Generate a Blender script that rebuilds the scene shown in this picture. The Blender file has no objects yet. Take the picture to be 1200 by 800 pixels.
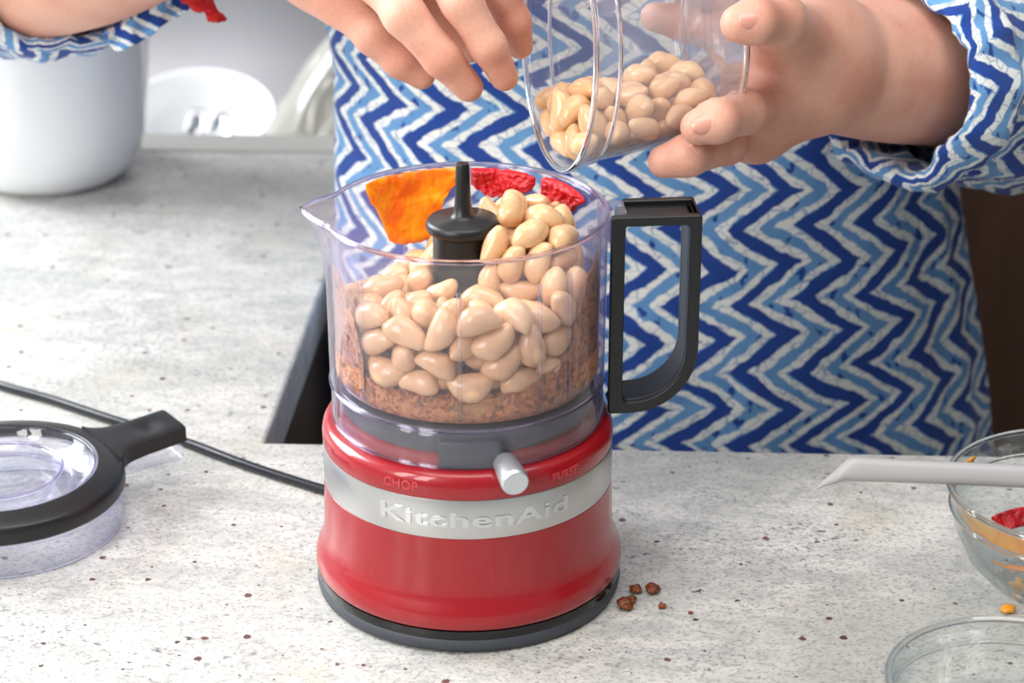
import bpy, bmesh, math, random
import numpy as np
from mathutils import Vector, Matrix, noise

random.seed(7)
RNG = np.random.default_rng(11)
scene = bpy.context.scene
COL = scene.collection
ZC = 0.90                      # height of the counter top above the floor
F, PITCH, CAMH = 2750.0, math.radians(23.6), 0.54

# ------------------------------------------------------------------ camera
cam_d = bpy.data.cameras.new('camera')
cam_d.sensor_width = 36.0
cam_d.lens = F / 1200.0 * 36.0
cam_d.clip_start = 0.02
cam_d.dof.use_dof = True
cam_d.dof.focus_distance = 1.065
cam_d.dof.aperture_fstop = 9.5
cam = bpy.data.objects.new('camera', cam_d)
cam.location = (0, 0, ZC + CAMH)
cam.rotation_euler = (math.pi / 2 - PITCH, 0, 0)
COL.objects.link(cam)
scene.camera = cam

# ------------------------------------------------------------------ light
world = bpy.data.worlds.new('world')
scene.world = world
world.use_nodes = True
bg = world.node_tree.nodes['Background']
bg.inputs[0].default_value = (0.93, 0.97, 1.0, 1)
bg.inputs[1].default_value = 0.24


def area(name, loc, target, sx, sy, power, col):
    l = bpy.data.lights.new(name, 'AREA')
    l.shape = 'RECTANGLE'
    l.size, l.size_y, l.energy, l.color = sx, sy, power, col
    o = bpy.data.objects.new(name, l)
    o.location = loc
    o.rotation_euler = (Vector(target) - Vector(loc)).to_track_quat('-Z', 'Y').to_euler()
    COL.objects.link(o)
    return o


# daylight through the window over the sink (left) and the larger one behind the camera's left shoulder
area('window_daylight', (-1.52, 1.75, ZC + 0.95), (0.0, 1.0, ZC + 0.05), 1.2, 1.1, 47, (0.93, 0.97, 1.0))
area('patio_daylight', (-1.42, -0.08, ZC + 1.15), (0.0, 1.0, ZC + 0.1), 0.36, 1.3, 12, (1.0, 0.97, 0.94))
area('patio_daylight', (-1.02, -0.48, ZC + 1.15), (0.0, 1.0, ZC + 0.1), 0.36, 1.3, 12, (1.0, 0.97, 0.94))
area('ceiling_bounce_fill', (0.1, 0.75, ZC + 1.5), (0.1, 0.95, ZC), 1.3, 0.9, 11, (1.0, 0.97, 0.93))  # added overhead fill, stands in for light bounced off an unmodelled ceiling
scene.view_settings.view_transform = 'Standard'
scene.view_settings.look = 'None'
scene.view_settings.gamma = 1.0
scene.view_settings.use_curve_mapping = False
scene.view_settings.exposure = 0.62
scene.cycles.transparent_max_bounces = 32
scene.cycles.max_bounces = 14

# ------------------------------------------------------------------ helpers
SP, CP = math.sin(PITCH), math.cos(PITCH)


def ray(px, py):
    cx, cy = (px - 600) / F, (400 - py) / F
    return Vector((cx, CP + cy * SP, -SP + cy * CP))


def P(px, py, Y):
    d = ray(px, py)
    t = Y / d.y
    return Vector((d.x * t, Y, CAMH + d.z * t))


def G(px, py, z=0.0):
    d = ray(px, py)
    t = (z - CAMH) / d.z
    return Vector((d.x * t, d.y * t, z))


BASE = {}


def tag(o, label=None, cat=None, group=None, kind=None):
    if label: o['label'] = label
    if cat: o['category'] = cat
    if group: o['group'] = group
    if kind: o['kind'] = kind
    return o


def empty(name, loc, label, cat, group=None):
    o = bpy.data.objects.new(name, None)
    o.empty_display_size = 0.03
    COL.objects.link(o)
    o.location = (loc[0], loc[1], loc[2] + ZC)
    BASE[o.name] = Vector(loc)
    return tag(o, label, cat, group)


def root_loc(o):
    v = BASE[o.name]
    return v


def mk(name, verts, faces, mat, parent=None, loc=(0, 0, 0), smooth=True, uv=None, sharp=None):
    """one mesh object; verts in counter coordinates (z = 0 is the counter top)"""
    if parent is not None:
        off = BASE[parent.name]
    else:
        off = Vector(loc)
    V = np.asarray([tuple(v) for v in verts], dtype=float) - np.array(off)
    me = bpy.data.meshes.new(name)
    me.from_pydata(V.tolist(), [], [tuple(int(i) for i in f) for f in faces])
    me.validate()
    if uv is not None:
        lay = me.uv_layers.new(name='UVMap')
        idx = np.empty(len(me.loops), dtype=np.int32)
        me.loops.foreach_get('vertex_index', idx)
        lay.data.foreach_set('uv', np.asarray(uv, dtype=np.float32)[idx].ravel())
    me.materials.append(mat)
    if smooth:
        me.polygons.foreach_set('use_smooth', [True] * len(me.polygons))
        if sharp is not None:
            me.set_sharp_from_angle(angle=math.radians(sharp))
    o = bpy.data.objects.new(name, me)
    COL.objects.link(o)
    if parent is not None:
        o.parent = parent
        BASE[o.name] = off
    else:
        o.location = (off[0], off[1], off[2] + ZC)
        BASE[o.name] = Vector(off)
    return o


def bevel(o, w, seg=2, angle=35):
    m = o.modifiers.new('bevel', 'BEVEL')
    m.width, m.segments, m.limit_method, m.angle_limit = w, seg, 'ANGLE', math.radians(angle)
    return o


def subsurf(o, n=1):
    m = o.modifiers.new('sub', 'SUBSURF')
    m.levels = m.render_levels = n
    return o


def lathe(prof, c, n=96, closed=False, a0=0.0, a1=2 * math.pi):
    """profile [(r, z)] about the vertical axis through c"""
    full = abs(a1 - a0) > 6.28
    m = n if full else n + 1
    V, Fc = [], []
    for (r, z) in prof:
        for k in range(m):
            t = a0 + (a1 - a0) * k / n
            V.append((c[0] + r * math.cos(t), c[1] + r * math.sin(t), c[2] + z))
    L = len(prof)
    for i in range(L if closed else L - 1):
        j = (i + 1) % L
        for k in range(n):
            k2 = (k + 1) % m
            Fc.append((i * m + k, i * m + k2, j * m + k2, j * m + k))
    return V, Fc


def box(x0, x1, y0, y1, z0, z1, M=None):
    V = [Vector((x, y, z)) for z in (z0, z1) for y in (y0, y1) for x in (x0, x1)]
    if M is not None:
        V = [M @ v for v in V]
    Fc = [(0, 2, 3, 1), (4, 5, 7, 6), (0, 1, 5, 4), (2, 6, 7, 3), (0, 4, 6, 2), (1, 3, 7, 5)]
    return V, Fc


def merge(*parts):
    V, Fc = [], []
    for v, f in parts:
        b = len(V)
        V += list(v)
        Fc += [tuple(i + b for i in q) for q in f]
    return V, Fc


def frames(pts):
    """parallel-transport frames"""
    pts = [Vector(p) for p in pts]
    T = []
    for i in range(len(pts)):
        a, b = pts[max(i - 1, 0)], pts[min(i + 1, len(pts) - 1)]
        T.append((b - a).normalized())
    up = Vector((0, 0, 1)) if abs(T[0].z) < 0.9 else Vector((1, 0, 0))
    N = (up - T[0] * up.dot(T[0])).normalized()
    out = []
    for i, t in enumerate(T):
        N = (N - t * N.dot(t)).normalized()
        out.append((pts[i], t, N, t.cross(N)))
    return out


def tube(pts, rad, n=14, cap=True, flat=1.0):
    fr = frames(pts)
    V, Fc = [], []
    for i, (p, t, N, B) in enumerate(fr):
        r = rad[i] if isinstance(rad, (list, tuple)) else rad
        for k in range(n):
            a = 2 * math.pi * k / n
            V.append(p + N * (r * flat * math.cos(a)) + B * (r * math.sin(a)))
    for i in range(len(fr) - 1):
        for k in range(n):
            k2 = (k + 1) % n
            Fc.append((i * n + k, i * n + k2, (i + 1) * n + k2, (i + 1) * n + k))
    if cap:
        Fc.append(tuple(range(n - 1, -1, -1)))
        Fc.append(tuple((len(fr) - 1) * n + k for k in range(n)))
    return V, Fc


def spline(pts, n=10):
    """Catmull-Rom through pts (tuples of any length)"""
    P_ = [np.array(p, float) for p in pts]
    P_ = [2 * P_[0] - P_[1]] + P_ + [2 * P_[-1] - P_[-2]]
    out = []
    for i in range(1, len(P_) - 2):
        for k in range(n):
            t = k / n
            a, b, c, d = P_[i - 1], P_[i], P_[i + 1], P_[i + 2]
            out.append(0.5 * (2 * b + (c - a) * t + (2 * a - 5 * b + 4 * c - d) * t * t + (3 * b - a - 3 * c + d) * t ** 3))
    out.append(P_[-2])
    return out


def rounded(corners, n=7):
    """[(x, y, radius)] counter-clockwise -> points, n + 1 per corner"""
    out = []
    L = len(corners)
    for i in range(L):
        p = Vector(corners[i][:2]); r = corners[i][2]
        a = (Vector(corners[i - 1][:2]) - p).normalized()
        b = (Vector(corners[(i + 1) % L][:2]) - p).normalized()
        half = a.angle(b) / 2
        d = r / math.tan(half)
        c = p + (a + b).normalized() * (r / math.sin(half))
        s, e = p + a * d - c, p + b * d - c
        a0 = math.atan2(s.y, s.x); a1 = math.atan2(e.y, e.x)
        da = (a1 - a0 + math.pi) % (2 * math.pi) - math.pi
        for k in range(n + 1):
            t = a0 + da * k / n
            out.append((c.x + r * math.cos(t), c.y + r * math.sin(t)))
    return out


def ring_prism(outer, inner, d0, d1, fn):
    """a flat ring between two loops of equal length, extruded d0..d1; fn(a, z, d) -> point"""
    n = len(outer)
    V = [fn(a, z, d) for d in (d0, d1) for loop in (outer, inner) for (a, z) in loop]
    Fc = []
    for k in range(n):
        j = (k + 1) % n
        o0, i0, o1, i1 = k, n + k, 2 * n + k, 3 * n + k
        p0, q0, p1, q1 = j, n + j, 2 * n + j, 3 * n + j
        Fc += [(o0, p0, q0, i0), (o1, i1, q1, p1), (o0, o1, p1, p0), (i0, q0, q1, i1)]
    return V, Fc


def text_mesh(body, size, offset=0.0, extrude=0.0004, spacing=1.0):
    cu = bpy.data.curves.new('lettering', 'FONT')
    cu.body, cu.size, cu.offset, cu.extrude = body, size, offset, extrude
    cu.align_x, cu.align_y, cu.space_character = 'CENTER', 'CENTER', spacing
    cu.resolution_u = 4
    o = bpy.data.objects.new('lettering', cu)
    COL.objects.link(o)
    dg = bpy.context.evaluated_depsgraph_get()
    me = bpy.data.meshes.new_from_object(o.evaluated_get(dg))
    bm = bmesh.new(); bm.from_mesh(me)
    bmesh.ops.triangulate(bm, faces=bm.faces)
    bmesh.ops.subdivide_edges(bm, edges=[e for e in bm.edges if e.calc_length() > size * 0.25], cuts=2)
    bmesh.ops.triangulate(bm, faces=bm.faces)
    V = [v.co.copy() for v in bm.verts]
    Fc = [tuple(v.index for v in f.verts) for f in bm.faces]
    bm.free()
    bpy.data.objects.remove(o); bpy.data.curves.remove(cu); bpy.data.meshes.remove(me)
    return V, Fc


# ------------------------------------------------------------------ materials
class NT:
    def __init__(self, name):
        self.m = bpy.data.materials.new(name)
        self.m.use_nodes = True
        self.t = self.m.node_tree
        self.t.nodes.clear()
        self.out = self.t.nodes.new('ShaderNodeOutputMaterial')

    def n(self, typ, **kw):
        nd = self.t.nodes.new('ShaderNode' + typ)
        for k, v in kw.items():
            if k in ('i',):
                for key, val in v.items():
                    s = nd.inputs[key]
                    if isinstance(val, bpy.types.NodeSocket):
                        self.t.links.new(val, s)
                    else:
                        s.default_value = val
            else:
                setattr(nd, k, v)
        return nd

    def math(self, op, a, b=None, c=None, clamp=False):
        nd = self.t.nodes.new('ShaderNodeMath')
        nd.operation = op; nd.use_clamp = clamp
        for k, val in enumerate((a, b, c)):
            if val is None: continue
            if isinstance(val, bpy.types.NodeSocket): self.t.links.new(val, nd.inputs[k])
            else: nd.inputs[k].default_value = val
        return nd.outputs[0]

    def mix(self, fac, a, b):
        nd = self.t.nodes.new('ShaderNodeMix')
        nd.data_type = 'RGBA'
        for s, val in ((nd.inputs[0], fac), (nd.inputs[6], a), (nd.inputs[7], b)):
            if isinstance(val, bpy.types.NodeSocket): self.t.links.new(val, s)
            else: s.default_value = val if not isinstance(val, tuple) or len(val) == 4 else (*val, 1)
        return nd.outputs[2]

    def step(self, x, lo, hi):
        nd = self.n('MapRange', interpolation_type='SMOOTHSTEP', i={0: x, 1: lo, 2: hi, 3: 0.0, 4: 1.0})
        return nd.outputs[0]

    def noise(self, co, scale, detail=2.0, rough=0.5, dist=0.0):
        return self.n('TexNoise', i={'Vector': co, 'Scale': scale, 'Detail': detail, 'Roughness': rough, 'Distortion': dist}).outputs[0]

    def bump(self, h, strength, dist):
        return self.n('Bump', i={'Height': h, 'Strength': strength, 'Distance': dist}).outputs[0]

    def done(self, sh):
        self.t.links.new(sh, self.out.inputs[0])
        return self.m

    def bsdf(self, **kw):
        nm = dict(col='Base Color', rough='Roughness', metal='Metallic', ior='IOR', coat='Coat Weight', coat_rough='Coat Roughness',
                  normal='Normal', sss='Subsurface Weight', sss_r='Subsurface Radius', sss_s='Subsurface Scale', spec='Specular IOR Level',
                  sheen='Sheen Weight', trans='Transmission Weight', aniso='Anisotropic')
        i = {}
        for k, v in kw.items():
            if isinstance(v, tuple) and len(v) == 3 and k == 'col': v = (*v, 1)
            i[nm[k]] = v
        return self.n('BsdfPrincipled', i=i).outputs[0]


def s2l(r, g, b):
    f = lambda c: (c / 255) / 12.92 if c <= 10 else (((c / 255) + 0.055) / 1.055) ** 2.4
    return (f(r), f(g), f(b))


def plain(name, col, rough=0.5, **kw):
    t = NT(name)
    return t.done(t.bsdf(col=col, rough=rough, **kw))


def objco(t):
    return t.n('TexCoord').outputs['Object']


def clear(name, tint_face, tint_edge, haze=0.0, haze_col=(0.9, 0.9, 0.95), rough=0.02, f0=0.045, smear=None):
    """thin clear wall: straight-through light tinted by path length, mirror by Schlick, faint scatter"""
    t = NT(name)
    facing = t.n('LayerWeight', i={0: 0.5}).outputs['Facing']
    cf = t.mix(t.math('POWER', facing, 2.5), (*tint_face, 1), (*tint_edge, 1))
    tr = t.n('BsdfTransparent', i={0: cf}).outputs[0]
    gl = t.n('BsdfAnisotropic' if False else 'BsdfGlossy', i={'Color': (1, 1, 1, 1), 'Roughness': rough}).outputs[0]
    df = t.n('BsdfDiffuse', i={0: (*haze_col, 1)}).outputs[0]
    tl = t.n('BsdfTranslucent', i={0: (*haze_col, 1)}).outputs[0]
    sc = t.n('MixShader', i={0: 0.5, 1: df, 2: tl}).outputs[0]
    hz = t.math('MULTIPLY_ADD', t.math('POWER', facing, 2.0), haze * 2.0, haze)
    if smear:
        nz = t.noise(objco(t), smear, 4.0, 0.6)
        hz = t.math('MULTIPLY', hz, t.math('MULTIPLY_ADD', nz, 1.6, 0.2))
    a = t.n('MixShader', i={0: hz, 1: tr, 2: sc}).outputs[0]
    fr = t.math('MULTIPLY_ADD', t.math('POWER', facing, 5.0), 0.75, f0)
    return t.done(t.n('MixShader', i={0: fr, 1: a, 2: gl}).outputs[0])


def glassy(name, col, rough=0.0, ior=1.49):
    t = NT(name)
    return t.done(t.bsdf(col=col, rough=rough, ior=ior, trans=1.0))


def m_granite():
    t = NT('granite')
    co = objco(t)
    # the veins run along the slab, a little askew
    st = t.n('Mapping', i={'Vector': co, 'Rotation': (0, 0, math.radians(14)), 'Scale': (0.62, 1.2, 1.0)}).outputs[0]
    big = t.noise(st, 9, 4, 0.6, 0.6)
    mid = t.noise(st, 45, 5, 0.65, 0.3)
    fine = t.noise(co, 420, 3, 0.6)
    base = t.mix(t.step(mid, 0.35, 0.68), s2l(208, 205, 200), s2l(179, 178, 174))
    base = t.mix(t.math('MULTIPLY', t.step(big, 0.45, 0.70), 0.75), base, s2l(172, 172, 167))
    warm = t.noise(co, 14, 3, 0.5)
    base = t.mix(t.math('MULTIPLY', t.step(warm, 0.56, 0.74), 0.45), base, s2l(188, 179, 157))
    base = t.mix(t.math('MULTIPLY', t.step(fine, 0.5, 0.72), 0.5), base, s2l(148, 148, 146))
    # blue-grey flecks gathered along the veins
    st2 = t.n('Mapping', i={'Vector': co, 'Rotation': (0, 0, math.radians(20)), 'Scale': (0.8, 1.1, 1.0)}).outputs[0]
    fl = t.noise(st2, 300, 4, 0.7, 0.2)
    zone = t.step(t.noise(st, 17, 3, 0.6, 0.5), 0.47, 0.66)
    fleck = t.math('MULTIPLY', t.step(fl, 0.555, 0.62), t.math('MULTIPLY_ADD', zone, 0.85, 0.12))
    base = t.mix(t.math('MULTIPLY', fleck, 0.85), base, s2l(101, 105, 117))
    mo = t.noise(st2, 190, 4, 0.75)
    base = t.mix(t.math('MULTIPLY', t.step(mo, 0.49, 0.62), 0.42), base, s2l(132, 136, 134))
    base = t.mix(t.math('MULTIPLY', t.step(t.noise(st2, 560, 2), 0.57, 0.66), 0.6), base, s2l(108, 110, 115))
    dk = t.math('MULTIPLY', t.step(t.noise(st, 230, 4, 0.7, 0.6), 0.59, 0.63), t.step(t.noise(st, 24, 3, 0.6), 0.56, 0.64))
    base = t.mix(dk, base, s2l(43, 45, 52))
    # garnets: scattered dark red grains
    vo = t.n('TexVoronoi', feature='F1', voronoi_dimensions='2D', i={'Vector': co, 'Scale': 54.0, 'Randomness': 1.0})
    rnd = t.n('SeparateColor', i={0: vo.outputs['Color']}).outputs
    size = t.math('MULTIPLY_ADD', t.math('POWER', rnd[1], 2.5), 0.075, 0.030)
    wob = t.math('MULTIPLY_ADD', t.noise(co, 700, 3, 0.6), 0.14, -0.07)
    inside = t.math('LESS_THAN', t.math('ADD', vo.outputs['Distance'], wob), size)
    g = t.math('MULTIPLY', inside, t.math('GREATER_THAN', rnd[0], 0.42))
    base = t.mix(t.math('MULTIPLY', g, 0.92), base, t.mix(rnd[2], s2l(56, 23, 27), s2l(101, 52, 50)))
    return t.done(t.bsdf(col=base, rough=0.32, normal=t.bump(fine, 0.08, 0.0004), spec=0.4))


def m_fabric():
    t = NT('printed cotton')
    uv = t.n('TexCoord').outputs['UV']
    s = t.n('SeparateXYZ', i={0: uv}).outputs
    u, v = s[0], s[1]
    big = t.noise(uv, 9, 2, 0.5)
    warp = t.noise(uv, 30, 2, 0.5)
    edge = t.noise(uv, 190, 3, 0.6)
    v2 = t.math('ADD', v, t.math('MULTIPLY_ADD', t.noise(t.n('Mapping', i={'Vector': uv, 'Location': (3, 7, 0)}).outputs[0], 14, 1), 0.016, -0.008))
    tri = t.math('MULTIPLY', t.math('PINGPONG', t.math('ADD', v2, 10.0), 0.0215), 1 / 0.0215)
    tri = t.step(tri, 0.02, 0.98) if False else tri
    amp = t.math('MULTIPLY_ADD', big, 0.026, 0.018)
    x = t.math('ADD', u, t.math('MULTIPLY', t.math('SUBTRACT', tri, 0.5), amp))
    x = t.math('ADD', x, t.math('MULTIPLY_ADD', warp, 0.014, -0.007))
    x = t.math('ADD', x, t.math('MULTIPLY_ADD', edge, 0.0044, -0.0022))
    ph = t.math('FRACT', t.math('MULTIPLY', t.math('ADD', x, 10.0), 1 / 0.0370))
    white = s2l(238, 243, 240)
    wv = t.math('MULTIPLY_ADD', t.noise(t.n('Mapping', i={'Vector': uv, 'Location': (5, 1, 0)}).outputs[0], 80, 2), 0.22, -0.11)
    lightv = t.mix(t.noise(uv, 60, 3), s2l(84, 138, 198), s2l(122, 172, 218))
    darkv = t.mix(t.noise(uv, 45, 3), s2l(28, 58, 134), s2l(46, 84, 168))
    def band(a, b, w=0.018):
        return t.math('MULTIPLY', t.step(ph, a - w, a + w), t.math('SUBTRACT', 1.0, t.step(ph, b - w, b + w)))
    # dark | white | light with a thin dark hairline | white
    col = t.mix(band(0.36, 1.2), darkv, lightv)
    col = t.mix(band(0.50, 0.56, 0.012), col, darkv) if False else col
    blot = t.step(t.noise(t.n('Mapping', i={'Vector': uv, 'Scale': (1.6, 1, 1)}).outputs[0], 75, 2, 0.5), 0.60, 0.63)
    col = t.mix(t.math('MULTIPLY', blot, band(0.52, 0.78)), col, darkv)
    def line(c, w):
        d = t.math('ABSOLUTE', t.math('SUBTRACT', ph, c))
        d = t.math('SUBTRACT', t.math('ADD', d, wv), w)
        return t.math('SUBTRACT', 1.0, t.step(d, -0.015, 0.015))
    wm = t.math('MAXIMUM', line(0.425, 0.098), line(0.885, 0.094))
    # wax crackle crossing the white lines
    ck = t.n('TexVoronoi', feature='DISTANCE_TO_EDGE', i={'Vector': t.n('Mapping', i={'Vector': uv, 'Scale': (0.55, 1.0, 1), 'Rotation': (0, 0, 0.5)}).outputs[0], 'Scale': 190.0}).outputs[0]
    crack = t.math('MULTIPLY', t.math('LESS_THAN', ck, 0.035), t.step(t.noise(uv, 130, 2), 0.38, 0.46))
    whitev = t.mix(t.math('MULTIPLY', crack, 0.62), (*white, 1), (*s2l(96, 130, 182), 1))
    col = t.mix(wm, col, whitev)
    weave = t.noise(uv, 2600, 1)
    folds = t.noise(uv, 26, 3, 0.55, 0.4)
    nrm = t.bump(t.math('MULTIPLY_ADD', folds, 1.0, t.math('MULTIPLY', weave, 0.04)), 0.35, 0.008)
    return t.done(t.bsdf(col=col, rough=0.85, normal=nrm, sheen=0.15, spec=0.2))


def m_skin():
    t = NT('skin')
    co = objco(t)
    n1 = t.noise(co, 35, 3)
    n2 = t.noise(co, 600, 2)
    col = t.mix(t.step(n1, 0.35, 0.7), s2l(226, 174, 152), s2l(216, 154, 132))
    col = t.mix(t.math('MULTIPLY', t.step(n2, 0.45, 0.7), 0.2), col, s2l(190, 128, 108))
    return t.done(t.bsdf(col=col, rough=0.48, sss=0.12, sss_r=(1.0, 0.35, 0.2), sss_s=0.006,
                         normal=t.bump(t.noise(co, 900, 3), 0.12, 0.0006), spec=0.35))


def m_bean():
    t = NT('white bean')
    co = objco(t)
    info = t.n('ObjectInfo').outputs['Random']
    a = t.mix(info, s2l(236, 196, 150), s2l(222, 176, 130))
    col = t.mix(t.math('MULTIPLY', t.step(t.noise(co, 130, 2), 0.4, 0.8), 0.6), a, s2l(208, 158, 112))
    return t.done(t.bsdf(col=col, rough=0.22, sss=0.25, sss_r=(1.0, 0.6, 0.35), sss_s=0.004, coat=0.25, coat_rough=0.1,
                         normal=t.bump(t.noise(co, 200, 2), 0.06, 0.0006)))


def m_meal():
    t = NT('ground meal')
    co = objco(t)
    v = t.n('TexVoronoi', i={'Vector': co, 'Scale': 520.0}).outputs['Color']
    r = t.n('SeparateColor', i={0: v}).outputs[0]
    col = t.mix(r, s2l(236, 162, 104), s2l(172, 96, 52))
    col = t.mix(t.math('MULTIPLY', t.step(t.noise(co, 210, 3), 0.56, 0.68), 0.8), col, s2l(96, 46, 32))
    col = t.mix(t.math('MULTIPLY', t.step(t.noise(co, 60, 2), 0.56, 0.72), 0.7), col, s2l(206, 158, 96))
    return t.done(t.bsdf(col=col, rough=0.5, normal=t.bump(t.noise(co, 520, 4, 0.7), 0.9, 0.003)))


def m_sauce(name, a, b, rough, bscale, bst):
    t = NT(name)
    co = objco(t)
    n1 = t.noise(co, 70, 3, 0.5, 0.5)
    return t.done(t.bsdf(col=t.mix(t.step(n1, 0.35, 0.65), a, b), rough=rough, sss=0.2, sss_r=(1, 0.4, 0.1), sss_s=0.002,
                         normal=t.bump(t.noise(co, bscale, 3), bst, 0.002)))


def m_red():
    t = NT('red enamel')
    co = objco(t)
    sp = t.step(t.noise(co, 300, 2), 0.66, 0.72)
    col = t.mix(t.math('MULTIPLY', sp, 0.35), s2l(152, 2, 18), s2l(104, 1, 12))
    return t.done(t.bsdf(col=col, rough=0.35, coat=0.65, coat_rough=0.03, spec=0.35))


def m_steel(name, col, rough, brush):
    t = NT(name)
    co = objco(t)
    n = t.noise(t.n('Mapping', i={'Vector': co, 'Scale': brush}).outputs[0], 900, 2)
    return t.done(t.bsdf(col=col, rough=t.math('MULTIPLY_ADD', n, 0.12, rough - 0.06), metal=1.0, normal=t.bump(n, 0.05, 0.0003)))


def m_wood():
    t = NT('dark stained wood')
    co = objco(t)
    n = t.noise(t.n('Mapping', i={'Vector': co, 'Scale': (12, 12, 0.9)}).outputs[0], 6, 5, 0.6, 0.4)
    return t.done(t.bsdf(col=t.mix(n, s2l(58, 40, 32), s2l(92, 66, 52)), rough=0.45))


def m_floor():
    t = NT('floor tile')
    co = objco(t)
    return t.done(t.bsdf(col=t.mix(t.noise(co, 8, 4), s2l(98, 78, 64), s2l(126, 102, 84)), rough=0.5))


M = dict(
    granite=m_granite(), fabric=m_fabric(), skin=m_skin(), bean=m_bean(), meal=m_meal(), red=m_red(), wood=m_wood(), floor=m_floor(),
    orange=m_sauce('orange sauce', s2l(250, 166, 24), s2l(238, 104, 8), 0.15, 160, 0.4),
    paste=m_sauce('red paste', s2l(206, 22, 34), s2l(170, 10, 24), 0.28, 420, 0.9),
    yellow=m_sauce('yellow sauce', s2l(236, 168, 40), s2l(226, 132, 24), 0.2, 200, 0.5),
    crumb=m_sauce('crumb', s2l(140, 72, 26), s2l(66, 28, 14), 0.25, 500, 0.8),
    band=m_steel('brushed steel', (0.55, 0.55, 0.545), 0.34, (1, 1, 0.02)),
    letter=plain('bright lettering', (0.64, 0.65, 0.67), 0.28, metal=1.0),
    redletter=plain('raised red lettering', s2l(196, 40, 54), 0.3, coat=0.6),
    knob=plain('satin silver', (0.62, 0.64, 0.68), 0.38, metal=0.75),
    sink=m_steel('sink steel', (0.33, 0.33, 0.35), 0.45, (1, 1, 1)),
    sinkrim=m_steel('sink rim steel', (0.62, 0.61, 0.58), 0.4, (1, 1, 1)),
    spoon=plain('spoon steel', (0.6, 0.62, 0.66), 0.15, metal=1.0),
    black=plain('black plastic', s2l(19, 20, 22), 0.38),
    blackgloss=plain('black gloss plastic', s2l(12, 12, 15), 0.12),
    rubber=plain('grey rubber foot', s2l(62, 66, 74), 0.55),
    deck=plain('dark grey plastic', s2l(70, 74, 82), 0.4),
    cord=plain('black cord', s2l(28, 31, 38), 0.28),
    cabinet=plain('charcoal cabinet', s2l(40, 43, 46), 0.35),
    white=plain('white glaze', s2l(232, 234, 236), 0.18, coat=0.3),
    wall=plain('painted plaster', s2l(206, 206, 208), 0.8),
    trim=plain('white paint', s2l(228, 228, 226), 0.5),
    handle_grey=plain('grey silicone', s2l(172, 171, 172), 0.42),
    tassel=plain('red thread', s2l(196, 24, 22), 0.8),
    nail=plain('fingernail', s2l(222, 156, 138), 0.28, coat=0.3),
    bowl=clear('clear bowl plastic', (0.975, 0.970, 0.988), (0.50, 0.46, 0.68), 0.032, (0.90, 0.88, 0.93), 0.03, 0.035, 40),
    lid=clear('clear lid plastic', (0.965, 0.967, 0.985), (0.55, 0.55, 0.76), 0.05, (0.88, 0.88, 0.96), 0.03, 0.05),
    tub=clear('clear tub plastic', (0.965, 0.968, 0.978), (0.60, 0.62, 0.70), 0.065, (0.92, 0.93, 0.96), 0.05, 0.05, 30),
    glass=clear('glass', (0.965, 0.98, 0.978), (0.45, 0.54, 0.56), 0.03, (0.9, 0.95, 0.95), 0.01, 0.06),
    edge=glassy('lavender plastic edge', (0.80, 0.76, 0.93)),
    lidglass=glassy('clear lid moulding', (0.95, 0.95, 0.99)),
    tubedge=glassy('clear tub edge', (0.95, 0.96, 0.98)),
    realglass=glassy('cast glass', (0.955, 0.975, 0.975), 0.0, 1.5),
    bag=clear('clouded plastic film', (0.70, 0.69, 0.64), (0.5, 0.5, 0.45), 0.55, (0.66, 0.64, 0.57), 0.16, 0.10),
    pane=clear('window glass', (0.97, 0.98, 0.98), (0.8, 0.9, 0.9), 0.0, (1, 1, 1), 0.01, 0.03),
)

# ================================================================== structure
FLOOR = -ZC
v, f = box(-2.2, 3.2, -0.2, 3.4, FLOOR - 0.05, FLOOR)
tag(mk('floor', v, f, M['floor'], smooth=False), kind='structure')
v, f = box(-2.2, 3.2, 3.0, 3.08, FLOOR, 1.6)
tag(mk('wall_back', v, f, M['wall'], smooth=False), kind='structure')
v, f = box(2.3, 2.38, -0.2, 3.0, FLOOR, 1.6)
tag(mk('wall_right', v, f, M['wood'], smooth=False), kind='structure')  # out-of-view wall, added in dark wood to darken reflections from the right
# left wall with the window opening over the counter
parts = [box(-1.72, -1.64, -0.2, 1.0, FLOOR, 1.6), box(-1.72, -1.64, 2.45, 3.0, FLOOR, 1.6),
         box(-1.72, -1.64, 1.0, 2.45, FLOOR, 0.25), box(-1.72, -1.64, 1.0, 2.45, 1.5, 1.6)]
v, f = merge(*parts)
tag(mk('wall_left', v, f, M['wall'], smooth=False), kind='structure')
w = mk('window_1', *ring_prism([(1.0, .25), (2.45, .25), (2.45, 1.5), (1.0, 1.5)], [(1.06, .31), (2.39, .31), (2.39, 1.44), (1.06, 1.44)],
                               -1.71, -1.65, lambda a, z, d: Vector((d, a, z))), M['trim'], smooth=False)
tag(w, kind='structure')
v, f = box(-1.69, -1.685, 1.06, 2.39, .31, 1.44)
mk('pane', v, f, M['pane'], parent=w, smooth=False)
v, f = box(-1.705, -1.655, 1.70, 1.75, .31, 1.44)
mk('mullion', v, f, M['trim'], parent=w, smooth=False)

# counter: an island in front and a left limb that runs back to the sink (axes of the counter are a little askew to the view)
C0 = G(310, 518)
ex = (G(1140, 533) - C0).normalized()
ey = (G(381, 325) - C0).normalized()


def K(a, b, z=0.0):
    p = C0 + ex * a + ey * b
    return Vector((p.x, p.y, z))


SINK0 = (G(160, 176) - C0).dot(Vector((-ex.y, ex.x, 0)))      # where the granite ends at the sink
outline = [(-1.15, -0.60), (1.15, -0.60), (1.15, 0.0), (0.0, 0.0), (0.0, SINK0), (-1.15, SINK0)]


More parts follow.
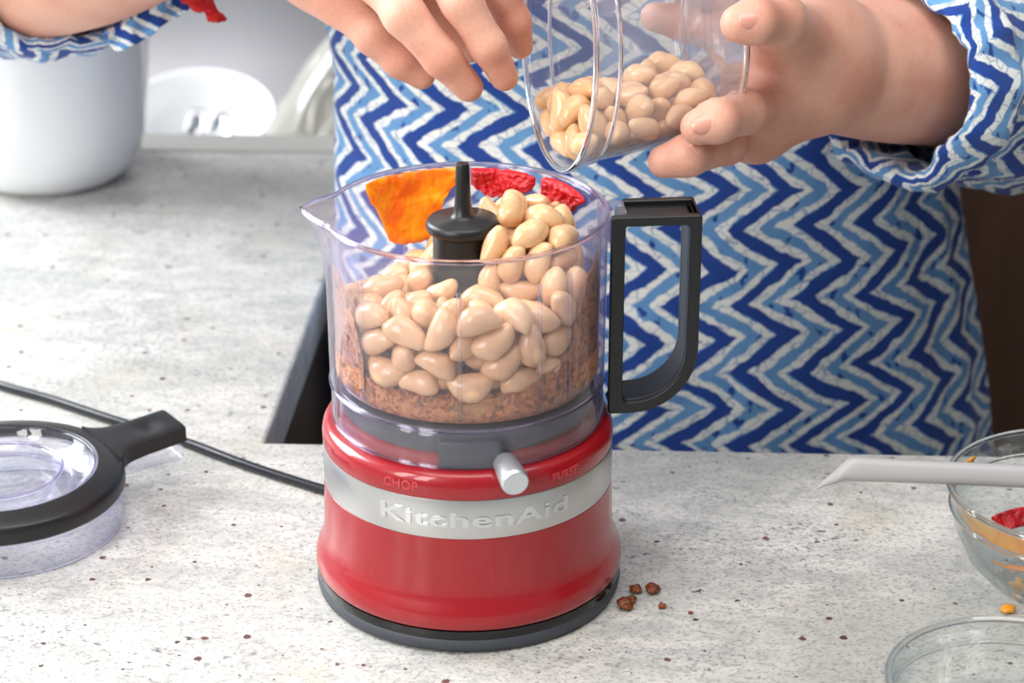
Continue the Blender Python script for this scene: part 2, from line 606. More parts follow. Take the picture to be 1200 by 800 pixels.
def slab(name, pts, z0, z1, mat, parent=None):
    n = len(pts)
    V = [K(a, b, z) for z in (z0, z1) for (a, b) in pts]
    Fc = [tuple(range(n - 1, -1, -1)), tuple(range(n, 2 * n))]
    Fc += [(k, (k + 1) % n, n + (k + 1) % n, n + k) for k in range(n)]
    return mk(name, V, Fc, mat, parent=parent, smooth=False)


ct = slab('countertop', outline, -0.03, 0.0, M['granite'])
bevel(ct, 0.002, 2)
tag(ct, 'speckled white and grey granite countertop with dark red garnet spots', 'countertop')


def cabinet(name, a0, a1, b0, b1, label, face, ndoor):
    """base cabinet: body, doors on the given face"""
    e = empty(name, K((a0 + a1) / 2, (b0 + b1) / 2, FLOOR), label, 'cabinet')
    n = [(a0, b0), (a1, b0), (a1, b1), (a0, b1)]
    slab('body', n, FLOOR + 0.08, -0.03, M['cabinet'], parent=e)
    slab('plinth', [(a0 + .05, b0 + .05), (a1 - .05, b0 + .05), (a1 - .05, b1 - .05), (a0 + .05, b1 - .05)], FLOOR, FLOOR + 0.08, M['black'], parent=e)
    for k in range(ndoor):
        if face == 'right':
            w_ = (b1 - b0) / ndoor
            p, q = b0 + w_ * k + .004, b0 + w_ * (k + 1) - .004
            pts = [(a1, p), (a1 + .018, p), (a1 + .018, q), (a1, q)]
            hp = [(a1 + .018, q - .03), (a1 + .034, q - .03), (a1 + .034, q - .018), (a1 + .018, q - .018)]
        else:
            w_ = (a1 - a0) / ndoor
            p, q = a0 + w_ * k + .004, a0 + w_ * (k + 1) - .004
            pts = [(p, b1), (q, b1), (q, b1 + .018), (p, b1 + .018)]
            hp = [(q - .03, b1 + .018), (q - .018, b1 + .018), (q - .018, b1 + .034), (q - .03, b1 + .034)]
        d = slab('door', pts, FLOOR + 0.10, -0.045, M['cabinet'], parent=e)
        bevel(d, .002)
        h = slab('handle', hp, -0.26, -0.12, M['knob'], parent=d)
        bevel(h, .003)


cabinet('base_cabinet', -1.13, -0.045, 0.02, SINK0 - 0.01, 'charcoal base cabinet under the granite limb that runs to the sink', 'right', 1)
cabinet('base_cabinet', -1.12, 1.12, -0.57, -0.045, 'long charcoal base cabinet under the granite in front of the person', 'back', 4)

# dark wood cabinet beyond the person
e = empty('tall_cabinet', (1.05, 2.55, FLOOR), 'dark brown wooden cabinet standing behind the person', 'cabinet')
v, f = box(0.30, 1.8, 2.2, 2.8, FLOOR + .06, 0.9)
mk('body', v, f, M['wood'], parent=e, smooth=False)
v, f = box(0.33, 1.77, 2.24, 2.8, FLOOR, FLOOR + .06)
mk('plinth', v, f, M['black'], parent=e, smooth=False)
for k in range(3):
    v, f = box(0.305 + .5 * k, 0.795 + .5 * k, 2.18, 2.2, FLOOR + .08, 0.88)
    d = bevel(mk('door', v, f, M['wood'], parent=e, smooth=False), .003)
    v, f = tube([(0.76 + .5 * k, 2.155, .2), (0.76 + .5 * k, 2.155, .35)], .005, 10)
    mk('handle', v, f, M['knob'], parent=d)

# ------------------------------------------------------------------ sink and what stands in it
SD = 0.17
sk = empty('sink', K(-0.45, SINK0 + 0.25, -SD), 'brushed stainless steel sink set behind the granite limb', 'sink')
sa0, sa1, sb0, sb1 = -1.0, 0.06, SINK0 + 0.035, SINK0 + 0.50
outer = rounded([(-1.15, SINK0, .004), (0.10, SINK0, .004), (0.10, sb1 + .05, .004), (-1.15, sb1 + .05, .004)])
top = rounded([(sa0, sb0, .06), (sa1, sb0, .06), (sa1, sb1, .06), (sa0, sb1, .06)])
inn = rounded([(sa0 + .01, sb0 + .01, .06), (sa1 - .01, sb0 + .01, .06), (sa1 - .01, sb1 - .01, .06), (sa0 + .01, sb1 - .01, .06)])
bot = rounded([(sa0 + .04, sb0 + .04, .05), (sa1 - .04, sb0 + .04, .05), (sa1 - .04, sb1 - .04, .05), (sa0 + .04, sb1 - .04, .05)])
n = len(top)
V, Fc = [], []
loops = [(outer, -0.03), (outer, 0.001), (top, 0.001), (top, -0.006), (inn, -SD + .04), (bot, -SD)]
for lp, z in loops:
    V += [K(a, b, z) for a, b in lp]
FR0, FB = [], []
for i in range(len(loops) - 1):
    for k in range(n):
        j = (k + 1) % n
        (FR0 if i < 2 else FB).append((i * n + k, i * n + j, (i + 1) * n + j, (i + 1) * n + k))
FB.append(tuple((len(loops) - 1) * n + k for k in range(n)))
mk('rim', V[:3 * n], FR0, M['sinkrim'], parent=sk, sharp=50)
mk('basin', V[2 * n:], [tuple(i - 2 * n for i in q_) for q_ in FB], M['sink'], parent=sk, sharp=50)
dc = K(-0.45, SINK0 + 0.25, -SD)
v, f = lathe([(0, .0015), (.03, .0015), (.038, .003), (.042, .0025), (.043, 0)], dc, 40)
mk('drain', v, f, M['spoon'], parent=sk)


def dish(prof, M4, n=72):
    v, f = lathe(prof, (0, 0, 0), n)
    return [M4 @ Vector(p) for p in v], f


BOWLP = [(0, .004), (.030, .004), (.032, 0), (.036, 0), (.038, .004), (.055, .018), (.066, .040), (.070, .058), (.0695, .060), (.0675, .0585),
         (.063, .041), (.052, .022), (.036, .0095), (0, .008)]
b0 = P(205, 215, 1.90); b0.z = -SD + .0005
v, f = dish(BOWLP, Matrix.Translation(b0))
mk('white_bowl', v, f, M['white'], loc=b0)
tag(bpy.data.objects['white_bowl'], 'white glazed bowl standing upright on the sink floor', 'bowl')
b1 = P(236, 128, 1.86)
tilt = Matrix.Translation(b1) @ Matrix.Rotation(math.radians(17), 4, 'X') @ Matrix.Rotation(math.radians(3), 4, 'Y')
v, f = dish([(r * 0.86 * 1.0, z * .8 - .048) for r, z in BOWLP], tilt)
tag(mk('white_bowl', v, f, M['white'], loc=b1 - Vector((0, 0, .05))), 'tilted white bowl with two spoons, stacked on another bowl in the sink', 'bowl')
for k, (x, a) in enumerate(((-.006, .12), (.014, -.08))):
    # spoon: oval bowl and a stem
    V, Fc = [], []
    L = 26
    prof = [(0, .004), (.1, .010), (.25, .0135), (.4, .013), (.52, .008), (.6, .004), (.8, .003), (.95, .0045), (1, .003)]
    for s_ in np.linspace(0, 1, L):
        w_ = np.interp(s_, [p[0] for p in prof], [p[1] for p in prof])
        sag = -.006 * math.exp(-((s_ - .27) / .16) ** 2)
        for q in np.linspace(-1, 1, 7):
            V.append((q * w_ * .85, s_ * .075, sag * (1 - q * q) + .0))
    for i in range(L - 1):
        for q in range(6):
            Fc.append((i * 7 + q, i * 7 + q + 1, i * 7 + q + 8, i * 7 + q + 7))
    Ms = tilt @ Matrix.Translation((x, .026, -.018)) @ Matrix.Rotation(math.pi + a, 4, 'Z') @ Matrix.Rotation(math.radians(-28), 4, 'X')
    o = mk('teaspoon', [Ms @ Vector(p) for p in V], Fc, M['spoon'], loc=Ms @ Vector((0, .035, 0)))
    m = o.modifiers.new('thick', 'SOLIDIFY'); m.thickness = .0012
    tag(o, ('steel teaspoon leaning in the tilted white bowl, nearer the crock', 'steel teaspoon leaning in the tilted white bowl, nearer the plastic bag')[k], 'spoon')

# clouded plastic bag slumped in the sink against the person's side
V, Fc = [], []
nu, nv = 46, 30
c_ = P(388, 172, 1.76); c_.z = -SD + .001
for j in range(nv):
    t_ = j / (nv - 1)
    for i in range(nu):
        a = 2 * math.pi * i / nu
        r = (.098 * (1 - t_) ** 0.75 + .008)
        lean = .055 * t_ ** 1.3
        p = Vector((c_.x + lean + r * 1.0 * math.cos(a), c_.y + .8 * r * math.sin(a), c_.z + t_ * .25))
        nn = noise.noise(Vector((math.cos(a) * 2.2, math.sin(a) * 2.2, t_ * 4 + 5)))
        ridge = abs(noise.noise(Vector((math.cos(a) * 5, math.sin(a) * 5, t_ * 5))))
        d = .018 * nn + .012 * ridge
        p += Vector((math.cos(a), math.sin(a), 0)) * d * (1 - .5 * t_)
        V.append(p)
for j in range(nv - 1):
    for i in range(nu):
        i2 = (i + 1) % nu
        Fc.append((j * nu + i, j * nu + i2, (j + 1) * nu + i2, (j + 1) * nu + i))
Fc.append(tuple(range(nu - 1, -1, -1)))
tag(mk('plastic_bag', V, Fc, M['bag'], loc=c_), 'crumpled clouded plastic bag slumped in the sink beside the bowls', 'bag')

# ------------------------------------------------------------------ white crock on the left
pc = G(57, 203)
pc.y += 0.0
R = .0705
prof = [(0, .003), (.040, .003), (.043, 0), (.047, .0005), (.055, .006), (.063, .018), (.068, .036), (.0705, .06), (.072, .10), (.0725, .15), (.073, .175),
        (.0745, .180), (.0735, .1835), (.071, .182), (.0695, .17), (.068, .10), (.064, .04), (.05, .012), (0, .009)]
v, f = lathe([(r_ * 1.02, z_) for r_, z_ in prof], pc, 96)
tag(mk('white_crock', v, f, M['white'], loc=pc), 'tall white ceramic crock standing on the granite next to the sink', 'crock')

# ================================================================== food processor
AX = Vector((P(546, 250, .9617).x, .9617, 0))
fp = empty('food_processor', AX, 'red mini food processor with clear bowl, black handle and steel band', 'food processor')
v, f = lathe([(0, .002), (.058, .002), (.060, 0), (.067, 0), (.0698, .0015), (.0704, .004), (.0702, .0068), (.0695, .0074)], AX, 128)
mk('foot_ring', v, f, M['rubber'], parent=fp, sharp=60)
v, f = lathe([(.0698, .0066), (.0702, .0085), (.0698, .0112), (.066, .0125), (0, .0125)], AX, 128)
mk('base_rim', v, f, M['blackgloss'], parent=fp, sharp=60)
body = mk('housing', *lathe([(.066, .0118), (.0696, .0118), (.0703, .0125), (.0707, .0145), (.0706, .0175), (.0698, .0205), (.0683, .0235), (.0672, .0265), (.0666, .031),
                             (.0662, .040), (.0659, .048), (.0657, .0548), (.0650, .0552), (.0650, .0735), (.0656, .0739), (.0660, .0765), (.0660, .0795), (.0654, .0822),
                             (.0642, .0842), (.0625, .0852), (.0605, .0856), (.0585, .0870), (.0580, .0905), (.055, .092), (0, .092)], AX, 144), M['red'], parent=fp, sharp=40)
mk('steel_band', *lathe([(.0648, .0550), (.0656, .0551), (.0658, .0556), (.0658, .0732), (.0656, .0737), (.0648, .0738)], AX, 144), M['band'], parent=fp, sharp=40)


def wrap_text(body_, size, ang, z, r, offset, spacing, ext, width=None):
    tv, tf = text_mesh(body_, size, offset, ext, spacing)
    xs = [p.x for p in tv]
    k = 1.0 if width is None else width / (max(xs) - min(xs))
    out = []
    for p in tv:
        a = ang + p.x * k / r
        rr = r + p.z
        out.append(Vector((AX.x + rr * math.cos(a), AX.y + rr * math.sin(a), z + p.y)))
    return out, tf


v, f = wrap_text('KitchenAid', .0103, math.radians(-90 + 4), .0642, .0659, .00022, 1.05, .00035, .088)
mk('band_lettering', v, f, M['letter'], parent=fp, smooth=False)
v, f = wrap_text('CHOP', .0058, math.radians(-90 - 25), .0790, .0661, .0001, 1.05, .0003)
mk('speed_lettering', v, f, M['redletter'], parent=fp, smooth=False)
v, f = wrap_text('PUREE', .0050, math.radians(-90 + 41), .0790, .0661, .0001, 1.05, .0003)
mk('speed_lettering', v, f, M['redletter'], parent=fp, smooth=False)
mk('drive_deck', *lathe([(0, .1025), (.0560, .1025), (.0572, .1015), (.0574, .0935), (.056, .0915), (.0, .0915)], AX, 128), M['deck'], parent=fp, sharp=40)


def sector_block(r0, r1, a0, a1, z0, z1, n=12):
    V, Fc = [], []
    for k in range(n + 1):
        a = a0 + (a1 - a0) * k / n
        for r, z in ((r0, z0), (r1, z0), (r1, z1), (r0, z1)):
            V.append((AX.x + r * math.cos(a), AX.y + r * math.sin(a), z))
    for k in range(n):
        for q in range(4):
            q2 = (q + 1) % 4
            Fc.append((k * 4 + q, k * 4 + q2, (k + 1) * 4 + q2, (k + 1) * 4 + q))
    Fc += [(3, 2, 1, 0), tuple(n * 4 + q for q in range(4))]
    return V, Fc


d2r = math.radians
v, f = sector_block(.054, .0603, d2r(-90 - 11), d2r(-90 + 15), .0860, .0985)
bevel(mk('latch_block', v, f, M['deck'], parent=fp, sharp=40), .0008)
# speed lever: tapering silver knob on a dark stem
la = d2r(-90 + 16)
ld = Vector((math.cos(la), math.sin(la), -0.10)).normalized()
l0 = AX + Vector((math.cos(la) * .0575, math.sin(la) * .0575, .0895))
mk('lever_stem', *tube([l0 - ld * .004, l0 + ld * .006], .0040, 20), M['black'], parent=fp, sharp=50)
lev = [(0.0035, .0046), (.0045, .0052), (.012, .0058), (.019, .0062), (.0208, .0060), (.0216, .0054), (.0217, .0051), (.0213, .0048), (.0212, .0020)]
mk('speed_lever', *tube([l0 + ld * s_ for s_, _ in lev], [r for _, r in lev], 32), M['knob'], parent=fp, sharp=40)

# clear bowl with pouring spout
prof = [(.0612, .0868), (.0613, .095), (.0613, .1028), (.0616, .1045), (.0617, .118), (.0620, .150), (.0622, .172), (.0629, .1790), (.0630, .1808), (.0622, .1818),
        (.0610, .1815), (.0604, .1795), (.0602, .1705), (.0594, .1690), (.0592, .150), (.0588, .112), (.0575, .1068), (.0550, .1056), (.017, .1056), (.012, .1056),
        (.012, .1040), (.0560, .1040), (.0585, .1028), (.0598, .1000), (.0601, .0868)]
nb = 160
V, Fc = lathe(prof, (0, 0, 0), nb, closed=True)
V2 = []
for (x, y, z) in V:
    a = math.atan2(y, x); r = math.hypot(x, y)
    da = abs((a - math.pi + math.pi) % (2 * math.pi) - math.pi)
    if z > .164 and da < d2r(19) and r > .05:
        k = (z - .164) / (.1818 - .164)
        w_ = (1 - (da / d2r(19)) ** 1.1)
        w_ = max(w_, 0)
        push = (.0100) * w_ * k ** 1.6
        r += push
        z += .0010 * w_ * k
    V2.append((AX.x + r * math.cos(a), AX.y + r * math.sin(a), z))
bowl = mk('bowl', V2, Fc, M['bowl'], parent=fp, sharp=60)


def rim_loop(r, z, rad, n=160, m=10, spout=True):
    V, Fc = [], []
    for k in range(n):
        a = 2 * math.pi * k / n
        da = abs((a - math.pi + math.pi) % (2 * math.pi) - math.pi)
        w_ = max(0, 1 - (da / d2r(19)) ** 1.1) if spout and da < d2r(19) else 0
        for q in range(m):
            b_ = 2 * math.pi * q / m
            rr = r + (.0100) * w_ + rad * math.cos(b_)
            V.append((AX.x + rr * math.cos(a), AX.y + rr * math.sin(a), z + .001 * w_ + rad * math.sin(b_)))
    for k in range(n):
        k2 = (k + 1) % n
        for q in range(m):
            q2 = (q + 1) % m
            Fc.append((k * m + q, k2 * m + q, k2 * m + q2, k * m + q2))
    return V, Fc


mk('bowl_rim', *rim_loop(.0617, .1822, .0011), M['edge'], parent=bowl)
mk('bowl_foot_ring', *rim_loop(.0611, .1042, .0010, spout=False), M['edge'], parent=bowl)
mk('bowl_skirt_edge', *rim_loop(.0608, .0872, .0008, spout=False), M['edge'], parent=bowl)
for a in (-139, -92, -57, -40, 20, 70, 120, 165):
    a = d2r(a)
    V, Fc = [], []
    v, f = tube([(AX.x + .0586 * math.cos(a), AX.y + .0586 * math.sin(a), z) for z in (.1085, .130, .150, .1675)], .0010, 8)
    mk('wall_rib', v, f, M['bowl'], parent=bowl)
# handle: two plates and a web between them, on a clear lug
ha = d2r(5)
hx, hy = Vector((math.cos(ha), math.sin(ha), 0)), Vector((-math.sin(ha), math.cos(ha), 0))


def H(a, z, d):
    p = AX + hx * a + hy * d
    return Vector((p.x, p.y, z))


houter = rounded([(.0626, .0872, .0015), (.1026, .0872, .030), (.1026, .1812, .0016), (.0626, .1812, .0012)], 9)
hinner = rounded([(.0688, .0925, .0035), (.0972, .0925, .0245), (.0972, .1768, .002), (.0688, .1768, .0015)], 9)
hweb = rounded([(.0664, .0898, .0035), (.0994, .0898, .027), (.0994, .1790, .002), (.0664, .1790, .0015)], 9)
v, f = merge(ring_prism(houter, hinner, -.0125, -.0085, H), ring_prism(rounded([(.0700, .0872, .0015), (.1026, .0872, .028), (.1026, .1812, .0016), (.0700, .1812, .0012)], 9), rounded([(.0712, .0925, .0012), (.0972, .0925, .0235), (.0972, .1768, .002), (.0712, .1768, .0008)], 9), .0085, .0125, H), ring_prism(hweb, hinner, -.0086, .0086, H))
hd = mk('handle', v, f, M['black'], parent=fp, sharp=35)
bevel(hd, .0006, 2)
# outer grip skin closing the channel on the outside and below, open on top
go = [p for p in rounded([(.0626, .0872, .0015), (.1026, .0872, .030), (.1026, .1812, .0016), (.0626, .1812, .0012)], 9)][8:30]
V, Fc = [], []
for (a, z) in go:
    ca, cz = .080, .14
    k = .985
    V += [H(a, z, -.0088), H(a, z, .0088), H(ca + (a - ca) * .93, cz + (z - cz) * .96, .0088), H(ca + (a - ca) * .93, cz + (z - cz) * .96, -.0088)]
for i in range(len(go) - 1):
    for q in range(4):
        q2 = (q + 1) % 4
        Fc.append((i * 4 + q, i * 4 + q2, i * 4 + 4 + q2, i * 4 + 4 + q))
mk('grip', V, Fc, M['black'], parent=hd, sharp=40)
lug = rounded([(.0590, -.0095, .001), (.0700, -.0095, .004), (.0700, .0095, .004), (.0590, .0095, .001)], 6)
V = [H(a, z, d) for z in (.166, .1815) for a, d in lug]
nl = len(lug)
Fc = [tuple(range(nl - 1, -1, -1)), tuple(range(nl, 2 * nl))] + [(k, (k + 1) % nl, nl + (k + 1) % nl, nl + k) for k in range(nl)]
mk('lug', V, Fc, M['lid'], parent=bowl, sharp=40)
# blade hub with its spike, and two blades
hub = mk('blade_hub', *lathe([(0, .1062), (.0150, .1062), (.0148, .118), (.0136, .124), (.0133, .172), (.0158, .1735), (.0164, .1752), (.0162, .1772), (.0150, .1785), (.0060, .1792), (.0042, .181),
                              (.0036, .186), (.0030, .2030), (.0026, .2040), (0, .2042)], AX + Vector((-.0013, 0, 0)), 64), M['black'], parent=fp, sharp=45)
for k, (a, z) in enumerate(((d2r(-62), .119), (d2r(118), .128))):
    V, Fc = [], []
    for i in range(13):
        s_ = i / 12
        r = .012 + .040 * s_
        aa = a + .5 * s_
        w_ = .0075 * (1 - .5 * s_)
        for dz, da in ((0, -1), (.0012, -1), (.0012, 1), (0, 1)):
            V.append((AX.x + r * math.cos(aa + da * w_ / r), AX.y + r * math.sin(aa + da * w_ / r), z + dz - .005 * s_))
    for i in range(12):
        for q in range(4):
            q2 = (q + 1) % 4
            Fc.append((i * 4 + q, i * 4 + q2, i * 4 + 4 + q2, i * 4 + 4 + q))
    Fc.append((48, 49, 50, 51))
    mk('blade', V, Fc, M['spoon'], parent=hub, sharp=40)
# power cord of the processor, running left along the counter behind the lid
cpts = [G(-60, 430, .0026), G(0, 451, .0026), G(60, 468, .0026), G(130, 491, .0026), G(215, 517, .0026), G(290, 545, .0026), G(378, 573, .0026), G(440, 588, .0028)]
q = AX + Vector((-.035, .068, .006))
cpts += [q + Vector((-.006, .010, 0)), q + Vector((.004, -.006, .001))]
v, f = tube([Vector(p) for p in spline([tuple(p) for p in cpts], 10)], .0025, 14)
mk('power_cord', v, f, M['cord'], parent=fp)

# ------------------------------------------------------------------ what is in the bowl
RIN = .0585


def meal_h(x, y):
    r = math.hypot(x, y) / RIN
    side = max(0, abs(x) / RIN - .35) / .65
    front = max(0, -y / RIN)
    h = .1165 + .006 * (x / RIN) * front + .016 * side ** 1.6 * r ** 6
    h += .004 * noise.noise(Vector((x * 60, y * 60, 3))) + .0018 * noise.noise(Vector((x * 260, y * 260, 9)))
    return h


V, Fc = [], []
nr, na = 46, 220
for i in range(nr):
    r = .014 + (RIN - .0004 - .014) * i / (nr - 1)
    for k in range(na):
        a = 2 * math.pi * k / na
        x, y = r * math.cos(a), r * math.sin(a)
        V.append((AX.x + x, AX.y + y, meal_h(x, y) + .0008 * noise.noise(Vector((x * 700, y * 700, 0)))))
for i in range(nr - 1):
    for k in range(na):
        k2 = (k + 1) % na
        Fc.append((i * na + k, i * na + k2, (i + 1) * na + k2, (i + 1) * na + k))
# side seen through the wall, rough like pressed crumbs
nz_ = 16
b = len(V)
for j in range(nz_):
    s_ = j / (nz_ - 1)
    for k in range(na):
        a = 2 * math.pi * k / na
        h = V[(nr - 1) * na + k][2]
        z = h + (.1065 - h) * s_
        r = RIN - .0006 - .0013 * abs(noise.noise(Vector((a * 30, z * 600, 4)))) if 0 < j < nz_ - 1 else RIN - .0005
        r = min(r, .0586)
        if z < .1085: r = min(r, .0570)
        V.append((AX.x + r * math.cos(a), AX.y + r * math.sin(a), z))
for j in range(nz_ - 1):
    for k in range(na):
        k2 = (k + 1) % na
        Fc.append((b + j * na + k, b + j * na + k2, b + (j + 1) * na + k2, b + (j + 1) * na + k))
# loose crumbs lying on top
for q in range(1600):
    r = RIN * math.sqrt(random.uniform(.1, .96)); a = random.uniform(0, 2 * math.pi)
    x, y = r * math.cos(a), r * math.sin(a)
    c = Vector((AX.x + x, AX.y + y, meal_h(x, y) + .0004))
    s_ = random.uniform(.0006, .0018)
    b = len(V)
    for dx, dy, dz in ((1, 0, 0), (-1, 0, 0), (0, 1, 0), (0, -1, 0), (0, 0, 1), (0, 0, -1)):
        V.append(c + Vector((dx, dy, dz)) * s_ * random.uniform(.6, 1.2))
    for t3 in ((0, 2, 4), (2, 1, 4), (1, 3, 4), (3, 0, 4), (2, 0, 5), (1, 2, 5), (3, 1, 5), (0, 3, 5)):
        Fc.append(tuple(b + i for i in t3))
tag(mk('ground_meal', V, Fc, M['meal'], loc=AX + Vector((0, 0, .1066)), smooth=False),
    'coarse reddish brown ground meal under the beans in the processor bowl', 'ground meal', kind='stuff')


def wall_patch(name, mat, phis, lo, hi, thick, label, cat, seed):
    """a smear on the inside of the bowl's far wall; phi in degrees from straight back, lo/hi heights at each phi"""
    nu, nv = 64, 30
    front, back = [], []
    for i in range(nu):
        p = phis[0] + (phis[-1] - phis[0]) * i / (nu - 1)
        z0, z1 = np.interp(p, phis, lo), np.interp(p, phis, hi)
        z0 += .0016 * noise.noise(Vector((p * .35, seed, 0)))
        z1 += .0006 * noise.noise(Vector((p * .3, seed, 7)))
        for j in range(nv):
            s_ = j / (nv - 1)
            z = z0 + (z1 - z0) * s_
            eu = min(i, nu - 1 - i) / (nu - 1) * 2
            ev = min(s_, 1 - s_) * 2
            t_ = thick * min(1, 5 * ev) ** .5 * min(1, 6 * eu) ** .5 * (.75 + .6 * noise.noise(Vector((p * .12, z * 130, seed))) + .25 * noise.noise(Vector((p * .5, z * 500, seed))))
            a = math.pi / 2 - d2r(p)
            rw = .0590 if z < .169 else .0600
            for rr, lst in ((rw - max(t_, .0002), front), (rw - .0001, back)):
                lst.append((AX.x + rr * math.cos(a), AX.y + rr * math.sin(a), z))
    V = front + back
    N = len(front)
    Fc = []
    for i in range(nu - 1):
        for j in range(nv - 1):
            q = i * nv + j
            Fc += [(q, q + nv, q + nv + 1, q + 1), (N + q, N + q + 1, N + q + nv + 1, N + q + nv)]
    rim = [i * nv for i in range(nu)] + [(nu - 1) * nv + j for j in range(1, nv)] + [i * nv + nv - 1 for i in range(nu - 2, -1, -1)] + [j for j in range(nv - 2, 0, -1)]
    for k in range(len(rim)):
        a_, b_ = rim[k], rim[(k + 1) % len(rim)]
        Fc.append((b_, a_, N + a_, N + b_))
    o = mk(name, V, Fc, mat, loc=AX + Vector((0, .055, .16)))
    return tag(o, label, cat)


wall_patch('orange_sauce', M['orange'], [-50, -44, -38, -33, -24, -16, -11, -2], [.1765, .165, .150, .147, .146, .148, .166, .1775], [.1806, .1812, .1813, .1812, .1812, .1812, .1813, .1813],
           .0022, 'glossy orange sauce smear on the far inner wall of the processor bowl', 'sauce', 1)
wall_patch('red_paste', M['paste'], [1, 6, 12, 18, 22, 27, 31], [.172, .1695, .1668, .168, .1705, .1700, .1755], [.1808, .1810, .1810, .1810, .1808, .1806, .1790],
           .0040, 'red paste smear beside the hub spike on the far bowl wall', 'paste', 5)
wall_patch('red_paste', M['paste'], [34, 37, 42, 47, 51, 56, 62], [.170, .1645, .1610, .1600, .1640, .1715, .1755], [.1795, .1808, .1808, .1806, .1800, .1790, .1775],
           .0040, 'red paste smear on the bowl wall toward the black handle', 'paste', 9)

wall_patch('meal_smear', M['meal'], [74, 80, 88, 96, 106, 116, 124, 130], [.118, .112, .110, .110, .110, .110, .112, .116], [.150, .160, .165, .1665, .166, .163, .150, .132],
           .0017, 'brown meal smeared up the bowl wall next to the black handle', 'meal', 13)
wall_patch('meal_smear', M['meal'], [-132, -124, -116, -106, -96, -88, -80], [.114, .112, .110, .110, .110, .110, .114], [.128, .150, .160, .163, .160, .150, .130],
           .0015, 'brown meal smeared up the bowl wall below the pouring spout', 'meal', 17)

# ------------------------------------------------------------------ beans
BEANS = []
for variant in range(4):
    bm = bmesh.new()
    bmesh.ops.create_uvsphere(bm, u_segments=20, v_segments=12, radius=1)
    bend = (.9, 1.5, .6, 1.2)[variant]
    for vt in bm.verts:
        x, y, z = vt.co.z, vt.co.x, vt.co.y        # long axis along x
        fat = 1 + .10 * math.sin(3 * x + variant)
        lx = x * .0100
        ly = y * .0063 * fat
        lz = z * .0055 * fat
        ly += (x * x - .35) * .0026 * bend
        ly += .0012 * math.exp(-(x / .33) ** 2) * (1 if y < 0 else 0) * abs(y)
        s_ = 1 + .03 * noise.noise(Vector((x * 2 + variant * 7, y * 2, z * 2)))
        vt.co = Vector((lx, ly, lz)) * s_
    me = bpy.data.meshes.new('bean')
    bm.to_mesh(me); bm.free()
    me.polygons.foreach_set('use_smooth', [True] * len(me.polygons))
    me.materials.append(M['bean'])
    BEANS.append(me)


def pack(A, B, inside, iters, grav, rad=.0055, sep=.0078):
    """relax two-ended beans (A, B end points) under gravity: contacts between beans, and inside() for the vessel"""
    n = len(A)
    ids = np.repeat(np.arange(n), 3)
    same = ids[:, None] == ids[None, :]
    for it in range(iters):
        g = grav * (1.0 if it < iters * .8 else .25)
        A += g; B += g
        for sub in range(2):
            Mi = (A + B) / 2
            S = np.stack([A, Mi, B], 1).reshape(-1, 3)
            d = S[:, None, :] - S[None, :, :]
            dist = np.sqrt((d ** 2).sum(-1)) + 1e-9
            ov = np.clip(2 * rad - dist, 0, None)
            ov[same] = 0
            corr = (d / dist[..., None] * (ov * .5)[..., None])
            cnt = np.maximum((ov > 0).sum(1), 1)[:, None]
            dS = corr.sum(1) / np.sqrt(cnt) * .9
            dS = dS.reshape(n, 3, 3)
            A += dS[:, 0] + dS[:, 1] * .5
            B += dS[:, 2] + dS[:, 1] * .5
            Mi = (A + B) / 2
            u = B - A
            u /= np.linalg.norm(u, axis=1, keepdims=True) + 1e-9
            A, B = Mi - u * sep / 2, Mi + u * sep / 2
            A, B = inside(A, rad), inside(B, rad)
    return A, B


def add_bean(p, u, up_hint, label, group):
    o = bpy.data.objects.new('white_bean', random.choice(BEANS))
    u = Vector(u).normalized()
    w_ = Vector(up_hint)
    w_ = (w_ - u * w_.dot(u))
    if w_.length < 1e-4: w_ = u.orthogonal()
    w_.normalize()
    Mx = Matrix((u, w_.cross(u), w_)).transposed().to_4x4()
    o.matrix_world = Matrix.Translation((p[0], p[1], p[2] + ZC)) @ Mx
    s_ = random.uniform(.9, 1.08)
    o.scale = (s_, s_ * random.uniform(.94, 1.05), s_)
    COL.objects.link(o)
    tag(o, label, 'bean', group)
    return o


NB = 205


HC = (.022, .005)


def top_h(x, y):
    """how high the heap stands"""
    h = .170 + .003 * np.clip(x / RIN, -1, 1)
    h = h - .022 * np.clip(-x / RIN + .15, 0, 1) * np.clip(y / RIN + .35, 0, 1)
    h = h - .010 * np.clip(y / RIN - .3, 0, 1) - .013 * np.clip(-x / RIN * 1.4 - .1, 0, 1)
    h = h + .022 * np.exp(-(((x - HC[0]) / .020) ** 2 + ((y - HC[1]) / .022) ** 2))
    return h


def in_bowl(Q, rad):
    x, y, z = Q[:, 0], Q[:, 1], Q[:, 2]
    r = np.hypot(x, y) + 1e-9
    rmax, rmin = .0583 - rad - .0016 * (np.abs(x) > .9 * np.abs(r)), .0142 + rad
    k = np.clip(r, rmin, rmax) / r
    x, y = x * k, y * k
    r = r * k
    side = np.clip(np.abs(x) / RIN - .35, 0, None) / .65
    lo = .1165 + rad + .016 * side ** 1.6 * (r / RIN) ** 6
    hi = top_h(x, y) - rad
    z = np.maximum(z, lo)
    z = np.where(z > hi, z - (z - hi) * .6, z)
    k = np.arange(len(z)) < nh                       # the beans poured last stay on the heap
    dx, dy = x - HC[0], y - HC[1]
    q = np.hypot(dx, dy) + 1e-9
    m = np.where(k & (q > .024), .024 / q, 1.0)
    x, y = HC[0] + dx * m, HC[1] + dy * m
    z = np.where(k, np.maximum(z, top_h(x, y) - .026), z)
    return np.stack([x, y, z], 1)


